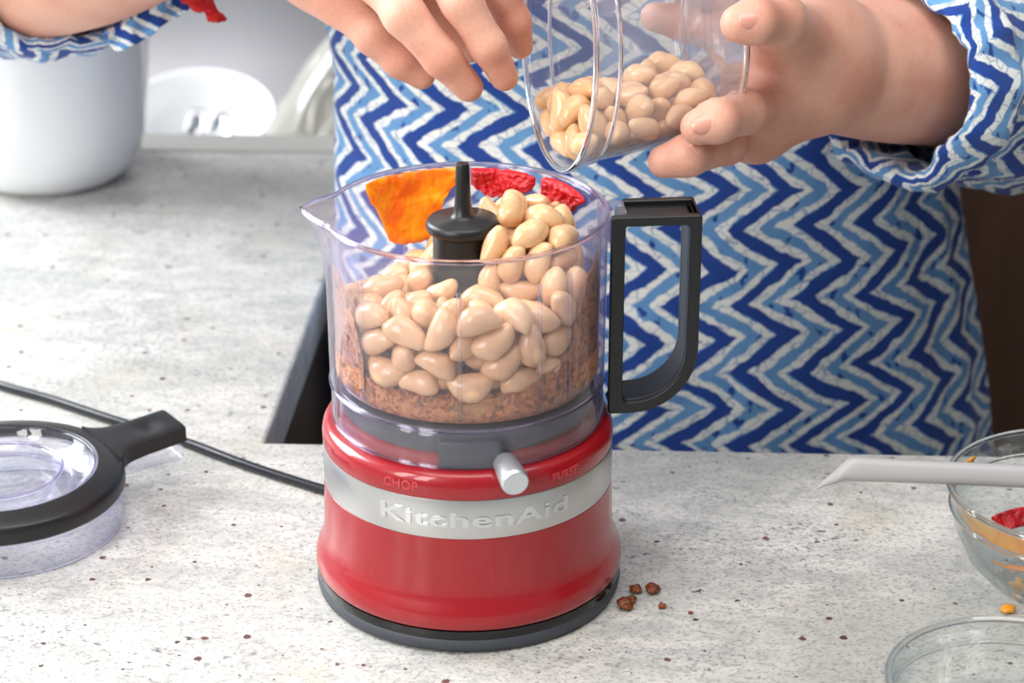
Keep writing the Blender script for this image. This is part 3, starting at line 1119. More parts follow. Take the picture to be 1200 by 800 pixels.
nh = 32
a = RNG.uniform(0, 2 * np.pi, NB); r = .058 * np.sqrt(RNG.uniform(.08, .9, NB))
A = np.stack([r * np.cos(a), r * np.sin(a), RNG.uniform(.122, .175, NB)], 1)
A[:nh] = np.stack([RNG.normal(HC[0], .010, nh), RNG.normal(HC[1], .010, nh), RNG.uniform(.165, .20, nh)], 1)
u = RNG.normal(size=(NB, 3)); u[:, 2] *= .5; u /= np.linalg.norm(u, axis=1, keepdims=True)
A, B = pack(A - u * .0037, A + u * .0037, in_bowl, 220, np.array([0, 0, -.00035]))
C = (A + B) / 2
for k in range(NB):
    rr = math.hypot(C[k, 0], C[k, 1])
    if .026 < rr < .040 and C[k, 2] < float(top_h(C[k, 0], C[k, 1])) - .034:
        continue                       # buried in the middle of the heap, out of sight
    outw = Vector((C[k, 0], C[k, 1], .02)) + Vector(RNG.normal(size=3) * .018)
    add_bean((AX.x + C[k, 0], AX.y + C[k, 1], C[k, 2]), B[k] - A[k], outw, 'cooked white bean heaped in the clear processor bowl', 'beans in the processor bowl')

# ------------------------------------------------------------------ tub of beans held over the bowl
MO = P(656, 50, 1.052)
axd = Vector((-0.955, -0.262, 0.035)).normalized()       # bottom -> mouth
TL, TR, TB = .076, .0575, .0465
BO = MO - axd * TL
side_ = axd.cross(Vector((0, 0, 1))).normalized()
upv = side_.cross(axd).normalized()
TM = Matrix((side_, upv, axd)).transposed().to_4x4()
TM.translation = BO


def tub_r(s_): return TB + (TR - TB) * s_ / TL


prof = [(0, .0012), (TB - .006, .0012), (TB - .003, 0), (TB - .0012, .0008), (TB, .003), (tub_r(.06), .060), (tub_r(.064), .064), (tub_r(.064) + .0012, .0645), (TR + .0012, TL - .003),
        (TR + .0026, TL - .0025), (TR + .0028, TL - .0008), (TR + .0016, TL), (TR + .0002, TL - .001), (TR - .0004, TL - .005), (tub_r(.064) - .0002, .0652), (tub_r(.06) - .001, .060), (TB - .001, .004), (TB - .003, .0022), (0, .0022)]
v, f = lathe(prof, (0, 0, 0), 110)
tub = mk('plastic_tub', [TM @ Vector(p) for p in v], f, M['tub'], loc=BO, sharp=50)
v, f = lathe([(TR + .0016 + .0014 * math.cos(q * math.pi / 5), TL + .0008 + .0014 * math.sin(q * math.pi / 5)) for q in range(10)], (0, 0, 0), 110, closed=True)
mk('tub_rim', [TM @ Vector(p) for p in v], f, M['tubedge'], parent=tub)
v, f = lathe([(TB - .0022 + .0016 * math.cos(q * math.pi / 5), .0004 + .0014 * math.sin(q * math.pi / 5)) for q in range(10)], (0, 0, 0), 110, closed=True)
mk('tub_foot_edge', [TM @ Vector(p) for p in v], f, M['tubedge'], parent=tub)
v, f = lathe([(tub_r(.064) + .0002 + .0010 * math.cos(q * math.pi / 5), .0645 + .0010 * math.sin(q * math.pi / 5)) for q in range(10)], (0, 0, 0), 110, closed=True)
mk('tub_collar_edge', [TM @ Vector(p) for p in v], f, M['tubedge'], parent=tub)
tag(tub, 'clear plastic tub of beans tilted in the hand above the processor', 'tub')

NT_ = 62
gl = np.array((TM.to_3x3().inverted() @ Vector((0, 0, -1))))


def in_tub(Q, rad):
    s_ = np.clip(Q[:, 2], rad + .0022, TL - rad * .9)
    rm = TB + (TR - TB) * s_ / TL - rad - .0012
    r = np.hypot(Q[:, 0], Q[:, 1]) + 1e-9
    k = np.minimum(r, rm) / r
    return np.stack([Q[:, 0] * k, Q[:, 1] * k, s_], 1)


a = RNG.uniform(-1.2, 1.2, NT_)
A = np.stack([RNG.uniform(-.03, .03, NT_), RNG.uniform(-.045, .0, NT_), RNG.uniform(.006, TL - .006, NT_)], 1)
u = RNG.normal(size=(NT_, 3)); u /= np.linalg.norm(u, axis=1, keepdims=True)
A, B = pack(A - u * .0037, A + u * .0037, in_tub, 200, gl * .0005)
R3 = TM.to_3x3()
for k in range(NT_):
    c = TM @ Vector((A[k] + B[k]) / 2)
    add_bean(c, R3 @ Vector(B[k] - A[k]), Vector(RNG.normal(size=3)), 'cooked white bean lying in the tilted clear plastic tub', 'beans in the plastic tub')

# ================================================================== lid on the left
LS = .905
lc = G(0, 556, .026); lc.z = 0
lid = empty('processor_lid', lc, 'round processor lid with black rim and clear centre lying on granite', 'lid')
mk('rim_ring', *lathe([(r_ * LS, z_) for r_, z_ in [(.0655, .0185), (.0662, .0200), (.0660, .0250), (.0652, .0268), (.0640, .0276), (.0545, .0302), (.0525, .0304), (.0515, .0294), (.0515, .0255), (.0540, .0245), (.063, .0220), (.0640, .0185)]], lc, 128, closed=True), M['black'], parent=lid, sharp=40)
mk('clear_skirt', *lathe([(r_ * LS, z_) for r_, z_ in [(.0628, .0005), (.0634, 0), (.0640, .0005), (.0643, .0160), (.0650, .0180), (.0640, .0215), (.0628, .0215), (.0624, .0160)]], lc, 128, closed=True), M['lid'], parent=lid, sharp=50)
mk('clear_centre', *lathe([(r_ * LS, z_) for r_, z_ in [(.0530, .0240), (.0518, .0290), (.0505, .0296), (.0480, .0270), (.0440, .0215), (.0390, .0198), (.0352, .0196), (.0345, .0205), (.0338, .0275), (.0325, .0286), (.0312, .0280), (.0300, .0215),
                          (.0285, .0180), (.0220, .0168), (0, .0168), (0, .0150), (.0225, .0150), (.0300, .0165), (.0360, .0172), (.0400, .0180), (.0455, .0198), (.0500, .0245)]], lc, 128, closed=True), M['lid'], parent=lid, sharp=50)


def glass_ring(name, r, z, rad, c, mat, parent):
    v, f = lathe([(r + rad * math.cos(q * math.pi / 5), z + rad * math.sin(q * math.pi / 5)) for q in range(10)], c, 112, closed=True)
    return mk(name, v, f, mat, parent=parent)


for r_, z_ in ((.0571, .0012), (.0586, .0172)):
    glass_ring('skirt_edge', r_, z_, .0008, lc, M['lidglass'], lid)
for r_, z_ in ((.0462, .0292), (.0302, .0284), (.0352, .0196)):
    glass_ring('centre_edge', r_, z_, .0010, lc, M['edge'], lid)
ta = math.atan2(G(199, 487, .03).y - lc.y, G(199, 487, .03).x - lc.x) + d2r(-3)
TE = (G(201, 487, .031) - Vector((lc.x, lc.y, .031))).length
tx, ty = Vector((math.cos(ta), math.sin(ta), 0)), Vector((-math.sin(ta), math.cos(ta), 0))
# tab: black upper with a thumb dimple over a clear lower
nu, nv = 30, 17
V, Fc = [], []
for zz in (0, 1):
    for i in range(nu):
        s_ = i / (nu - 1)
        L_ = .0540 + (TE - .0540) * s_
        hw = .0128 + .010 * math.exp(-s_ * 9)
        for j in range(nv):
            q = -1 + 2 * j / (nv - 1)
            p = lc + tx * (L_ + (.0 if s_ < .98 else 0)) + ty * (q * hw)
            dim = .0020 * math.exp(-(((s_ - .62) / .17) ** 2 + (q / .55) ** 2) * 1.0)
            p.z = (.0200 + .003 * s_) if zz == 0 else (.0292 + .0020 * s_ - dim - .0008 * abs(q) ** 6)
            V.append(p)
N = nu * nv
for i in range(nu - 1):
    for j in range(nv - 1):
        q = i * nv + j
        Fc += [(q, q + 1, q + nv + 1, q + nv), (N + q, N + q + nv, N + q + nv + 1, N + q + 1)]
rim = [i * nv for i in range(nu)] + [(nu - 1) * nv + j for j in range(1, nv)] + [i * nv + nv - 1 for i in range(nu - 2, -1, -1)] + [j for j in range(nv - 2, 0, -1)]
for k in range(len(rim)):
    a_, b_ = rim[k], rim[(k + 1) % len(rim)]
    Fc.append((a_, b_, N + b_, N + a_))
mk('tab', V, Fc, M['black'], parent=lid, sharp=40)
Mt = Matrix((tx, ty, Vector((0, 0, 1)))).transposed().to_4x4(); Mt.translation = lc
v, f = box(.0575, TE - .0006, -.0118, .0118, .0125, .0203, Mt)
bevel(mk('clear_tab', v, f, M['lid'], parent=lid, sharp=40), .002, 3)

# ================================================================== glass bowls, spatula, crumbs
g1 = Vector((.259, .954, 0))
GP = [(0, .0022), (.027, .0022), (.029, 0), (.0315, .0005), (.040, .0060), (.0490, .0160), (.0550, .0290), (.0572, .0380), (.0580, .0395), (.0576, .0410), (.0584, .0470), (.0600, .0492), (.0604, .0508), (.0596, .0520),
      (.0582, .0515), (.0566, .0470), (.0556, .0390), (.0530, .0300), (.0470, .0180), (.038, .0085), (.028, .0050), (0, .0045)]
v, f = lathe(GP, g1, 112)
gb1 = mk('glass_bowl', v, f, M['glass'], loc=g1, sharp=60)
tag(gb1, 'small glass bowl smeared with orange sauce under the grey spatula', 'glass bowl')
g2 = Vector((.199, .797, 0))
v, f = lathe([(r * .84, z * .87) for r, z in GP], g2, 112)
gb2 = mk('glass_bowl', v, f, M['glass'], loc=g2, sharp=60)
tag(gb2, 'empty clear glass bowl beside the orange sauce drip', 'glass bowl')
for g_, o_, k1, k2 in ((g1, gb1, 1, 1), (g2, gb2, .84, .87)):
    glass_ring('rim', .0593 * k1, .0510 * k2, .0014, g_, M['realglass'], o_)
    glass_ring('ridge', .0575 * k1, .0395 * k2, .0009, g_, M['realglass'], o_)
    glass_ring('foot_edge', .0300 * k1, .0012, .0010, g_, M['realglass'], o_)


def bowl_film(name, mat, a0, a1, s0, s1, label, seed, thr, thick=.0012):
    """sauce left on the inside of the first glass bowl"""
    pr = [(.0566, .0470), (.0556, .0390), (.0530, .0300), (.0470, .0180), (.038, .0085), (.028, .0050), (.010, .0046)]
    nu, nv = 120, 44
    rr = np.interp(np.linspace(0, 6, nv), range(7), [p[0] for p in pr]); zz = np.interp(np.linspace(0, 6, nv), range(7), [p[1] for p in pr])
    pts, keep = [], []
    for i in range(nu):
        a = a0 + (a1 - a0) * i / (nu - 1)
        for j in range(nv):
            k = noise.noise(Vector((math.cos(a) * 2.2, math.sin(a) * 2.2, j * .09 + seed))) + .5 * noise.noise(Vector((math.cos(a) * 7, math.sin(a) * 7, j * .3 + seed)))
            e_ = min(i, nu - 1 - i) / nu * 6
            w_ = k + (1 if s0 * nv <= j <= s1 * nv else -1) * .55 - max(0, 1 - e_)
            keep.append(w_ > thr)
            t_ = thick * min(1, max(.15, (w_ - thr) * 2.5)) * (.8 + .5 * noise.noise(Vector((a * 14, j * .6, seed))))
            r, z = rr[j] - t_ * .8 - .0001, zz[j] + t_ * .6 + .0001
            pts.append((g1.x + r * math.cos(a), g1.y + r * math.sin(a), z))
    Fc = []
    for i in range(nu - 1):
        for j in range(nv - 1):
            q = (i * nv + j, i * nv + j + 1, (i + 1) * nv + j + 1, (i + 1) * nv + j)
            if sum(keep[t_] for t_ in q) >= 3: Fc.append(q)
    used = sorted({i for q in Fc for i in q}); mp = {o: k for k, o in enumerate(used)}
    o = mk(name, [pts[i] for i in used], [tuple(mp[i] for i in q) for q in Fc], mat, loc=g1 + Vector((0, 0, .006)))
    m = o.modifiers.new('thick', 'SOLIDIFY'); m.thickness = .0006; m.offset = 0
    return tag(o, label, 'sauce')


bowl_film('orange_sauce', M['yellow'], d2r(125), d2r(330), .0, .20, 'orange sauce clinging inside the glass bowl below the spatula', 3.0, .02)
bowl_film('red_paste', M['paste'], d2r(95), d2r(140), .48, .62, 'red paste streak inside the glass bowl', 8.3, .32, .0022)

# grey spatula lying across the glass bowl
sp = empty('spatula', (.235, .955, .0525), 'grey plastic spatula lying across the sauced glass bowl', 'spatula')
sec = [(957, 572, 1.5, 2), (964, 567, 3.5, 5), (976, 560, 7, 8), (988, 552.5, 11, 10), (998, 549.5, 14, 11), (1010, 549.5, 14.5, 12), (1040, 551, 14, 12), (1100, 553.5, 13.5, 12), (1200, 558, 13.5, 12), (1330, 563.5, 13, 12), (1420, 567, 12, 12)]
V, Fc = [], []
nsec = 20
dense = spline(sec, 4)
Ysp = .957
for (px, py, hh, ww) in dense:
    c = P(px, py, Ysp + .0)
    s_ = (c.y * CP + (CAMH - c.z) * SP) / F
    upd = Vector((0, SP, CP)); fw = Vector((0, CP, -SP))
    for k in range(nsec):
        a = 2 * math.pi * k / nsec
        ca, sa = math.cos(a), math.sin(a)
        V.append(c + upd * (hh * s_ * abs(ca) ** .8 * (1 if ca > 0 else -1)) + fw * (.0046 * min(1, hh / 9) * abs(sa) ** .8 * (1 if sa > 0 else -1)))
for i in range(len(dense) - 1):
    for k in range(nsec):
        k2 = (k + 1) % nsec
        Fc.append((i * nsec + k, i * nsec + k2, (i + 1) * nsec + k2, (i + 1) * nsec + k))
Fc += [tuple(range(nsec - 1, -1, -1)), tuple((len(dense) - 1) * nsec + k for k in range(nsec))]
zmin = min(p.z for p in V[len(V) // 2:])
dz = .0525 - zmin
V = [p + Vector((0, dz / math.tan(PITCH + .06) * -0.0, dz * 0)) for p in V]
mk('handle', V, Fc, M['handle_grey'], parent=sp, sharp=60)
ec = P(1420, 567, Ysp)
V, Fc = [], []
for i in range(20):
    s_ = i / 19
    w_ = np.interp(s_, [0, .15, .35, .8, .95, 1], [.006, .012, .022, .024, .019, .010])
    th = np.interp(s_, [0, .2, 1], [.0046, .003, .0010])
    for q in (-1, -.5, 0, .5, 1):
        V.append(ec + Vector((-.004 + .085 * s_, q * w_, th)))
    for q in (1, .5, 0, -.5, -1):
        V.append(ec + Vector((-.004 + .085 * s_, q * w_, -th)))
for i in range(19):
    for k in range(10):
        k2 = (k + 1) % 10
        Fc.append((i * 10 + k, i * 10 + k2, i * 10 + 10 + k2, i * 10 + 10 + k))
Fc += [tuple(range(9, -1, -1)), tuple(190 + k for k in range(10))]
mk('blade', V, Fc, M['handle_grey'], parent=sp)


def lump(name, c, size, mat, label, cat, group, seed, flat=.7, rough=.3):
    bm = bmesh.new()
    bmesh.ops.create_icosphere(bm, subdivisions=3, radius=1)
    V = []
    for vt in bm.verts:
        d = vt.co.normalized()
        k = 1 + .40 * noise.noise(d * 1.2 + Vector((seed, 0, 0))) + rough * noise.noise(d * 4 + Vector((seed, 3, 0)))
        p = d * size * k
        p.z *= flat
        V.append(p)
    Fc = [tuple(v_.index for v_ in f_.verts) for f_ in bm.faces]
    bm.free()
    zm = min(p.z for p in V)
    o = mk(name, [p + Vector(c) - Vector((0, 0, zm)) for p in V], Fc, mat, loc=c)
    return tag(o, label, cat, group)


for k, (px, py, s_) in enumerate(((733, 713, .0036), (745, 694, .0028), (765, 694, .0032), (776, 712, .0018), (740, 706, .0024), (809, 719, .0010))):
    lump('brown_crumb', G(px, py), s_, M['crumb'] if k not in (2, 3, 5) else M['crumb'], 'sticky brown crumb on the granite beside the processor base', 'crumb', 'crumbs beside the processor', k * 3.1)
lump('sauce_drip', G(1181, 717), .0032, M['yellow'], 'small orange sauce drip on the granite between the two glass bowls', 'sauce drip', None, 4.4, .5, .05)

# ================================================================== person
def smin(a, b, k):
    h = np.clip(k - np.abs(a - b), 0, None) / k
    return np.minimum(a, b) - h * h * k * .25


def field(groups, h, pad=.012):
    """groups: [(blend_k, [chain, ...])], chain = [(x, y, z, r), ...]; returns a mesh of the smooth union (surface nets)"""
    allp = np.array([c for g_ in groups for c_ in g_[1] for c in c_])
    lo = (allp[:, :3] - allp[:, 3:]).min(0) - pad
    hi = (allp[:, :3] + allp[:, 3:]).max(0) + pad
    dims = np.ceil((hi - lo) / h).astype(int) + 1
    D = np.full(dims, .05, np.float32)
    E_ = np.full(dims, .05, np.float32)
    gx = [(lo[i] + h * np.arange(dims[i])).astype(np.float32) for i in range(3)]
    for grp in groups:
        kb, chains = grp[0], grp[1]
        kc = grp[2] if len(grp) > 2 else .004
        for ch in chains:
            pts = np.array(ch, dtype=np.float32)
            m = .03
            l2 = np.clip(np.floor(((pts[:, :3] - pts[:, 3:]).min(0) - m - lo) / h).astype(int), 0, None)
            h2 = np.minimum(np.ceil(((pts[:, :3] + pts[:, 3:]).max(0) + m - lo) / h).astype(int) + 1, dims)
            sl = tuple(slice(l2[i], h2[i]) for i in range(3))
            X, Y, Z = np.meshgrid(gx[0][sl[0]], gx[1][sl[1]], gx[2][sl[2]], indexing='ij')
            d = None
            for q in range(len(pts) - 1):
                a, b = pts[q], pts[q + 1]
                ab = b[:3] - a[:3]
                L2 = float((ab ** 2).sum()) + 1e-12
                t = np.clip(((X - a[0]) * ab[0] + (Y - a[1]) * ab[1] + (Z - a[2]) * ab[2]) / L2, 0, 1)
                dd = np.sqrt((X - a[0] - ab[0] * t) ** 2 + (Y - a[1] - ab[1] * t) ** 2 + (Z - a[2] - ab[2] * t) ** 2) - (a[3] + (b[3] - a[3]) * t)
                d = dd if d is None else smin(d, dd, kc)
            if kb < 0:                       # a finger: joins the palm softly but never its neighbour
                E_[sl] = smin(E_[sl], d, .0012)
            else:
                D[sl] = smin(D[sl], d, kb)
    D = smin(D, E_, .010)
    # naive surface nets
    ins = D < 0
    n0, n1, n2 = dims
    corners = [(i, j, k) for i in (0, 1) for j in (0, 1) for k in (0, 1)]
    cs = np.zeros((n0 - 1, n1 - 1, n2 - 1), np.int8)
    for (i, j, k) in corners:
        cs += ins[i:n0 - 1 + i, j:n1 - 1 + j, k:n2 - 1 + k]
    act = (cs > 0) & (cs < 8)
    idx = np.argwhere(act)
    vid = np.full(act.shape, -1, np.int64)
    vid[act] = np.arange(len(idx))
    acc = np.zeros((len(idx), 3)); cnt = np.zeros(len(idx))
    for a in corners:
        for ax in range(3):
            if a[ax]: continue
            b = list(a); b[ax] = 1
            va = D[idx[:, 0] + a[0], idx[:, 1] + a[1], idx[:, 2] + a[2]]
            vb = D[idx[:, 0] + b[0], idx[:, 1] + b[1], idx[:, 2] + b[2]]
            cr = (va < 0) != (vb < 0)
            t = np.where(cr, va / np.where(cr, va - vb, 1), 0)
            p = np.tile(np.array(a, float), (len(idx), 1)); p[:, ax] += t
            acc[cr] += p[cr]; cnt[cr] += 1
    V = (acc / cnt[:, None] + idx) * h + lo
    faces = []
    for ax in range(3):
        o = [1, 1, 1]; o[ax] = 0
        s0 = tuple(slice(o[i], dims[i] - 1) for i in range(3))
        s1 = tuple(slice(o[i] + (1 if i == ax else 0), dims[i] - 1 + (1 if i == ax else 0)) for i in range(3))
        A_, B_ = ins[s0], ins[s1]
        ed = np.argwhere(A_ != B_) + np.array(o)
        sgn = ins[ed[:, 0], ed[:, 1], ed[:, 2]]
        u_, w_ = [i for i in range(3) if i != ax]
        q = []
        for du, dw in ((-1, -1), (0, -1), (0, 0), (-1, 0)):
            e2 = ed.copy(); e2[:, u_] += du; e2[:, w_] += dw
            q.append(vid[e2[:, 0], e2[:, 1], e2[:, 2]])
        q = np.stack(q, 1)
        flip = sgn if ax != 1 else ~sgn
        q[~flip] = q[~flip][:, ::-1]
        faces.append(q)
    Fc = np.concatenate(faces)
    return V, Fc[(Fc >= 0).all(1)]


def S(px, py, Y, r):
    p = P(px, py, Y)
    return (p.x, p.y, p.z, r)


def fillet(ch):
    return ch


# the person's right arm, reaching in from the left of the picture
elbowR = S(-40, -52, 1.30, .043)
wristR = S(305, -150, 1.135, .0245)
armR = [S(60, -330, 1.40, .052), elbowR, S(70, -58, 1.235, .0425), S(175, -92, 1.185, .0370), wristR]
mcpP, mcpR, mcpM, mcpI = S(366, -38, 1.102, .0125), S(416, -72, 1.088, .0128), S(486, -92, 1.082, .0130), S(545, -96, 1.090, .0120)
FP = [S(438, 42, 1.080, .0090), S(469, 71, 1.078, .0080), S(494, 89, 1.080, .0066)]
FR_ = [S(474, 18, 1.052, .0098), S(518, 68, 1.048, .0087), S(549, 102, 1.052, .0071)]
FM = [S(541, 2, 1.052, .0094), S(572, 54, 1.050, .0082), S(591, 90, 1.054, .0068)]
FI = [S(586, -12, 1.072, .0090), S(602, 26, 1.074, .0079), S(609, 53, 1.078, .0066)]


def lerp4(a_, b_, t_): return tuple(a_[i] * (1 - t_) + b_[i] * t_ for i in range(4))


handR = [
    (.020, [[tuple(q) for q in spline(armR, 6)]], .006),
    (.016, [[mcpP, lerp4(mcpP, FP[0], .45)], [mcpR, lerp4(mcpR, FR_[0], .45)], [mcpM, lerp4(mcpM, FM[0], .45)], [mcpI, lerp4(mcpI, FI[0], .45)]]),
    (.018, [[wristR, mcpP], [wristR, mcpR], [wristR, mcpM], [wristR, mcpI], [mcpP, mcpR, mcpM, mcpI]]),
    (-1, [[mcpP] + FP]),
    (-1, [[mcpR] + FR_]),
    (-1, [[mcpM] + FM]),
    (-1, [[mcpI] + FI]),
    (-1, [[wristR, S(436, -58, 1.130, .0150), S(490, 2, 1.118, .0098), S(526, 37, 1.112, .0084), S(549, 58, 1.112, .0068)]]),
]


def on_tub(px, py, r, far=False, gap=.0004, Y0=1.0, Y1=1.2):
    """the point on this line of sight where a finger of radius r rests on the tub's wall"""
    best = None
    for Y in (np.linspace(Y0, 1.062, 120) if not far else np.linspace(Y1, 1.062, 120)):
        p = P(px, py, float(Y))
        q = p - BO
        s__ = q.dot(axd)
        d = (q - axd * s__).length - (tub_r(min(max(s__, 0), TL)) + .0015 + r + gap)
        if best is None or abs(d) < best[0]:
            best = (abs(d), p)
        if d < 0: break
    p = best[1]
    return (p.x, p.y, p.z, r)


# the person's left arm, holding the tub
wristL = S(938, 72, 1.105, .0262)
armL = [S(1235, -230, 1.40, .052), S(1205, 80, 1.285, .043), S(1100, 82, 1.185, .0380), S(1010, 80, 1.135, .0330), wristL]
palm = S(908, 92, 1.102, .0180)
fa, fb, fc, fd = S(893, 122, 1.075, .0118), S(884, 148, 1.090, .0112), S(884, 66, 1.135, .0118), S(892, 32, 1.128, .0115)
handL = [
    (.020, [[tuple(q) for q in spline(armL, 6)]], .006),
    (.018, [[wristL, palm], [wristL, fa], [wristL, fb], [wristL, fc], [wristL, fd], [fa, fb], [fb, palm, fc, fd]]),
    (.020, [[wristL, S(928, 48, 1.075, .0150), S(912, 26, 1.042, .0110)]], .01),
    (-1, [[S(925, 40, 1.064, .0125), S(910, 24, 1.040, .0110), on_tub(884, 25, .0102), on_tub(866, 28, .0086)]]),
    (-1, [[fa, S(872, 131, 1.036, .0101), on_tub(840, 142, .0097), on_tub(818, 149, .0082)]]),
    (-1, [[fb, S(850, 168, 1.048, .0099), on_tub(806, 182, .0094), on_tub(779, 189, .0080)]]),
    (-1, [[fc, on_tub(846, 42, .0096, True), on_tub(800, 26, .0088, True), on_tub(768, 20, .0075, True)]]),
    (-1, [[fd, on_tub(850, -4, .0096, True), on_tub(806, -20, .0088, True), on_tub(776, -20, .0075, True)]]),
]
VR, FR = field(handR, .0017)
VL, FL = field(handL, .0017)
# trunk, legs, neck and head under the clothes, coarser
TC = Vector((.081, 1.315, 0))
tz = lambda x, y, z, r: (TC.x + x, TC.y + y, z, r)
floorz = FLOOR
trunk = [
    (.04, [[tz(-.05, .0, -.12, .085), tz(.05, .0, -.12, .085)], [tz(-.04, 0, .05, .08), tz(.04, 0, .05, .08)], [tz(-.06, .02, .30, .085), tz(.06, .02, .30, .085)], [tz(-.13, .03, .42, .05), tz(.13, .03, .42, .05)],
           [tz(-.05, .0, -.12, .08), tz(-.04, 0, .05, .08), tz(-.06, .02, .30, .08)], [tz(.05, .0, -.12, .08), tz(.04, 0, .05, .08), tz(.06, .02, .30, .08)]]),
    (.03, [[tz(-.08, .0, -.14, .075), tz(-.09, .0, -.45, .055), tz(-.09, .03, floorz + .06, .036)], [tz(.08, .0, -.14, .075), tz(.09, .0, -.45, .055), tz(.09, .03, floorz + .06, .036)]]),
    (.02, [[tz(-.09, .03, floorz + .045, .034), tz(-.10, -.14, floorz + .030, .030)], [tz(.09, .03, floorz + .045, .034), tz(.10, -.14, floorz + .030, .030)]]),
    (.03, [[tz(0, .03, .42, .055), tz(0, .0, .52, .048)], [tz(0, -.01, .60, .075), tz(0, -.02, .68, .088)], [tz(0, -.06, .57, .045), tz(0, -.05, .62, .055)]]),
    (.008, [[tz(0, -.112, .635, .010), tz(0, -.125, .610, .013)], [tz(-.09, 0, .62, .014), tz(-.092, .005, .64, .016)], [tz(.09, 0, .62, .014), tz(.092, .005, .64, .016)]]),
    (.05, [[(armR[0][0], armR[0][1], armR[0][2], .05), tz(-.16, .04, .40, .055)], [(armL[0][0], armL[0][1], armL[0][2], .05), tz(.16, .04, .40, .055)]]),
]
VT, FT = field(trunk, .009, .03)
Vp = np.concatenate([VR, VL, VT]); Fp = np.concatenate([FR, FL + len(VR), FT + len(VR) + len(VL)])
person = mk('person', Vp, Fp, M['skin'], loc=(TC.x, TC.y, FLOOR))
tag(person, 'person in a blue and white zigzag shirt holding a tub of beans', 'person')


def nail(tip, prev, nrm, size):
    t_ = (Vector(tip[:3]) - Vector(prev[:3])).normalized()
    n_ = Vector(nrm); n_ = (n_ - t_ * n_.dot(t_)).normalized()
    b_ = t_.cross(n_)
    c = Vector(tip[:3]) + n_ * (tip[3] * 1.17) - t_ * (tip[3] * .30)
    bm = bmesh.new()
    bmesh.ops.create_uvsphere(bm, u_segments=16, v_segments=10, radius=1)
    V = [c + t_ * (v_.co.x * size * 1.2) + b_ * (v_.co.y * size * .85) + n_ * (v_.co.z * .0008 - (v_.co.y ** 2) * size * .28) for v_ in bm.verts]
    Fc = [tuple(q.index for q in f_.verts) for f_ in bm.faces]
    bm.free()
    mk('fingernail', V, Fc, M['nail'], parent=person)


tocam = Vector((0, -CP, SP))
for ch, nn in ((handL[2][1][0], (-.1, -.9, .2)), (handL[3][1][0], (-.1, -1, .1)), (handL[4][1][0], (-.2, -1, -.1))):
    nail(ch[-1], ch[-2], tocam, .0050)


# ------------------------------------------------------------------ shirt
def cloth_loft(name, rings, uvs, parent):
    """rings: list of lists of points (closed loops)"""
    n = len(rings[0])
    V, UV, Fc = [], [], []
    for r_, u_ in zip(rings, uvs):
        V += r_ + [r_[0]]
        UV += u_
    m = n + 1
    for i in range(len(rings) - 1):
        for k in range(n):
            Fc.append((i * m + k, i * m + k + 1, (i + 1) * m + k + 1, (i + 1) * m + k))
    return mk(name, V, Fc, M['fabric'], parent=parent, uv=UV)


ZT = [-.40, -.25, -.12, -.05, .0, .06, .14, .22, .32, .42, .47]
TXL = [-.100, -.102, -.106, -.106, -.106, -.106, -.104, -.114, -.120, -.11, .0]       # the two sides of the trunk
TXR = [.304, .302, .297, .287, .277, .263, .257, .262, .275, .27, .16]
rings, uvs = [], []
nA = 240
for z in np.linspace(-.40, .47, 130):
    xl, xr = float(np.interp(z, ZT, TXL)), float(np.interp(z, ZT, TXR))
    hw = (xr - xl) / 2; hd = hw * .64
    cx = (xl + xr) / 2
    ring, arc = [], [0.0]
    for k in range(nA):
        a = math.pi / 2 + 2 * math.pi * k / nA             # the seam is at the back
        p_ = 2.25
        ca, sa = math.cos(a), math.sin(a)
        x = hw * abs(ca) ** (2 / p_) * (1 if ca > 0 else -1)
        y = hd * abs(sa) ** (2 / p_) * (1 if sa > 0 else -1)
        fold = .0045 * noise.noise(Vector((ca * 3.2 + z * 1.5, sa * 3.2, z * 3.0))) + .0028 * math.sin(a * 13 + z * 8 + 2 * noise.noise(Vector((ca * 2, z * 4, 1)))) * max(0, abs(ca) - .35)
        fold += .005 * max(0, ca - .75) * 2 * math.sin(sa * 24 + z * 5)
        ring.append(Vector((cx + x, TC.y + y, z)) + Vector((ca, sa, 0)) * fold)
    for k in range(nA):
        arc.append(arc[-1] + (ring[(k + 1) % nA] - ring[k]).length)
    mid = arc[nA // 2]
    rings.append(ring); uvs.append([[q_ - mid + cx * .6, z * 1.02] for q_ in arc])
shirt = cloth_loft('shirt', rings, uvs, person)
shirt['label'] = 'blue and white zigzag print cotton shirt'


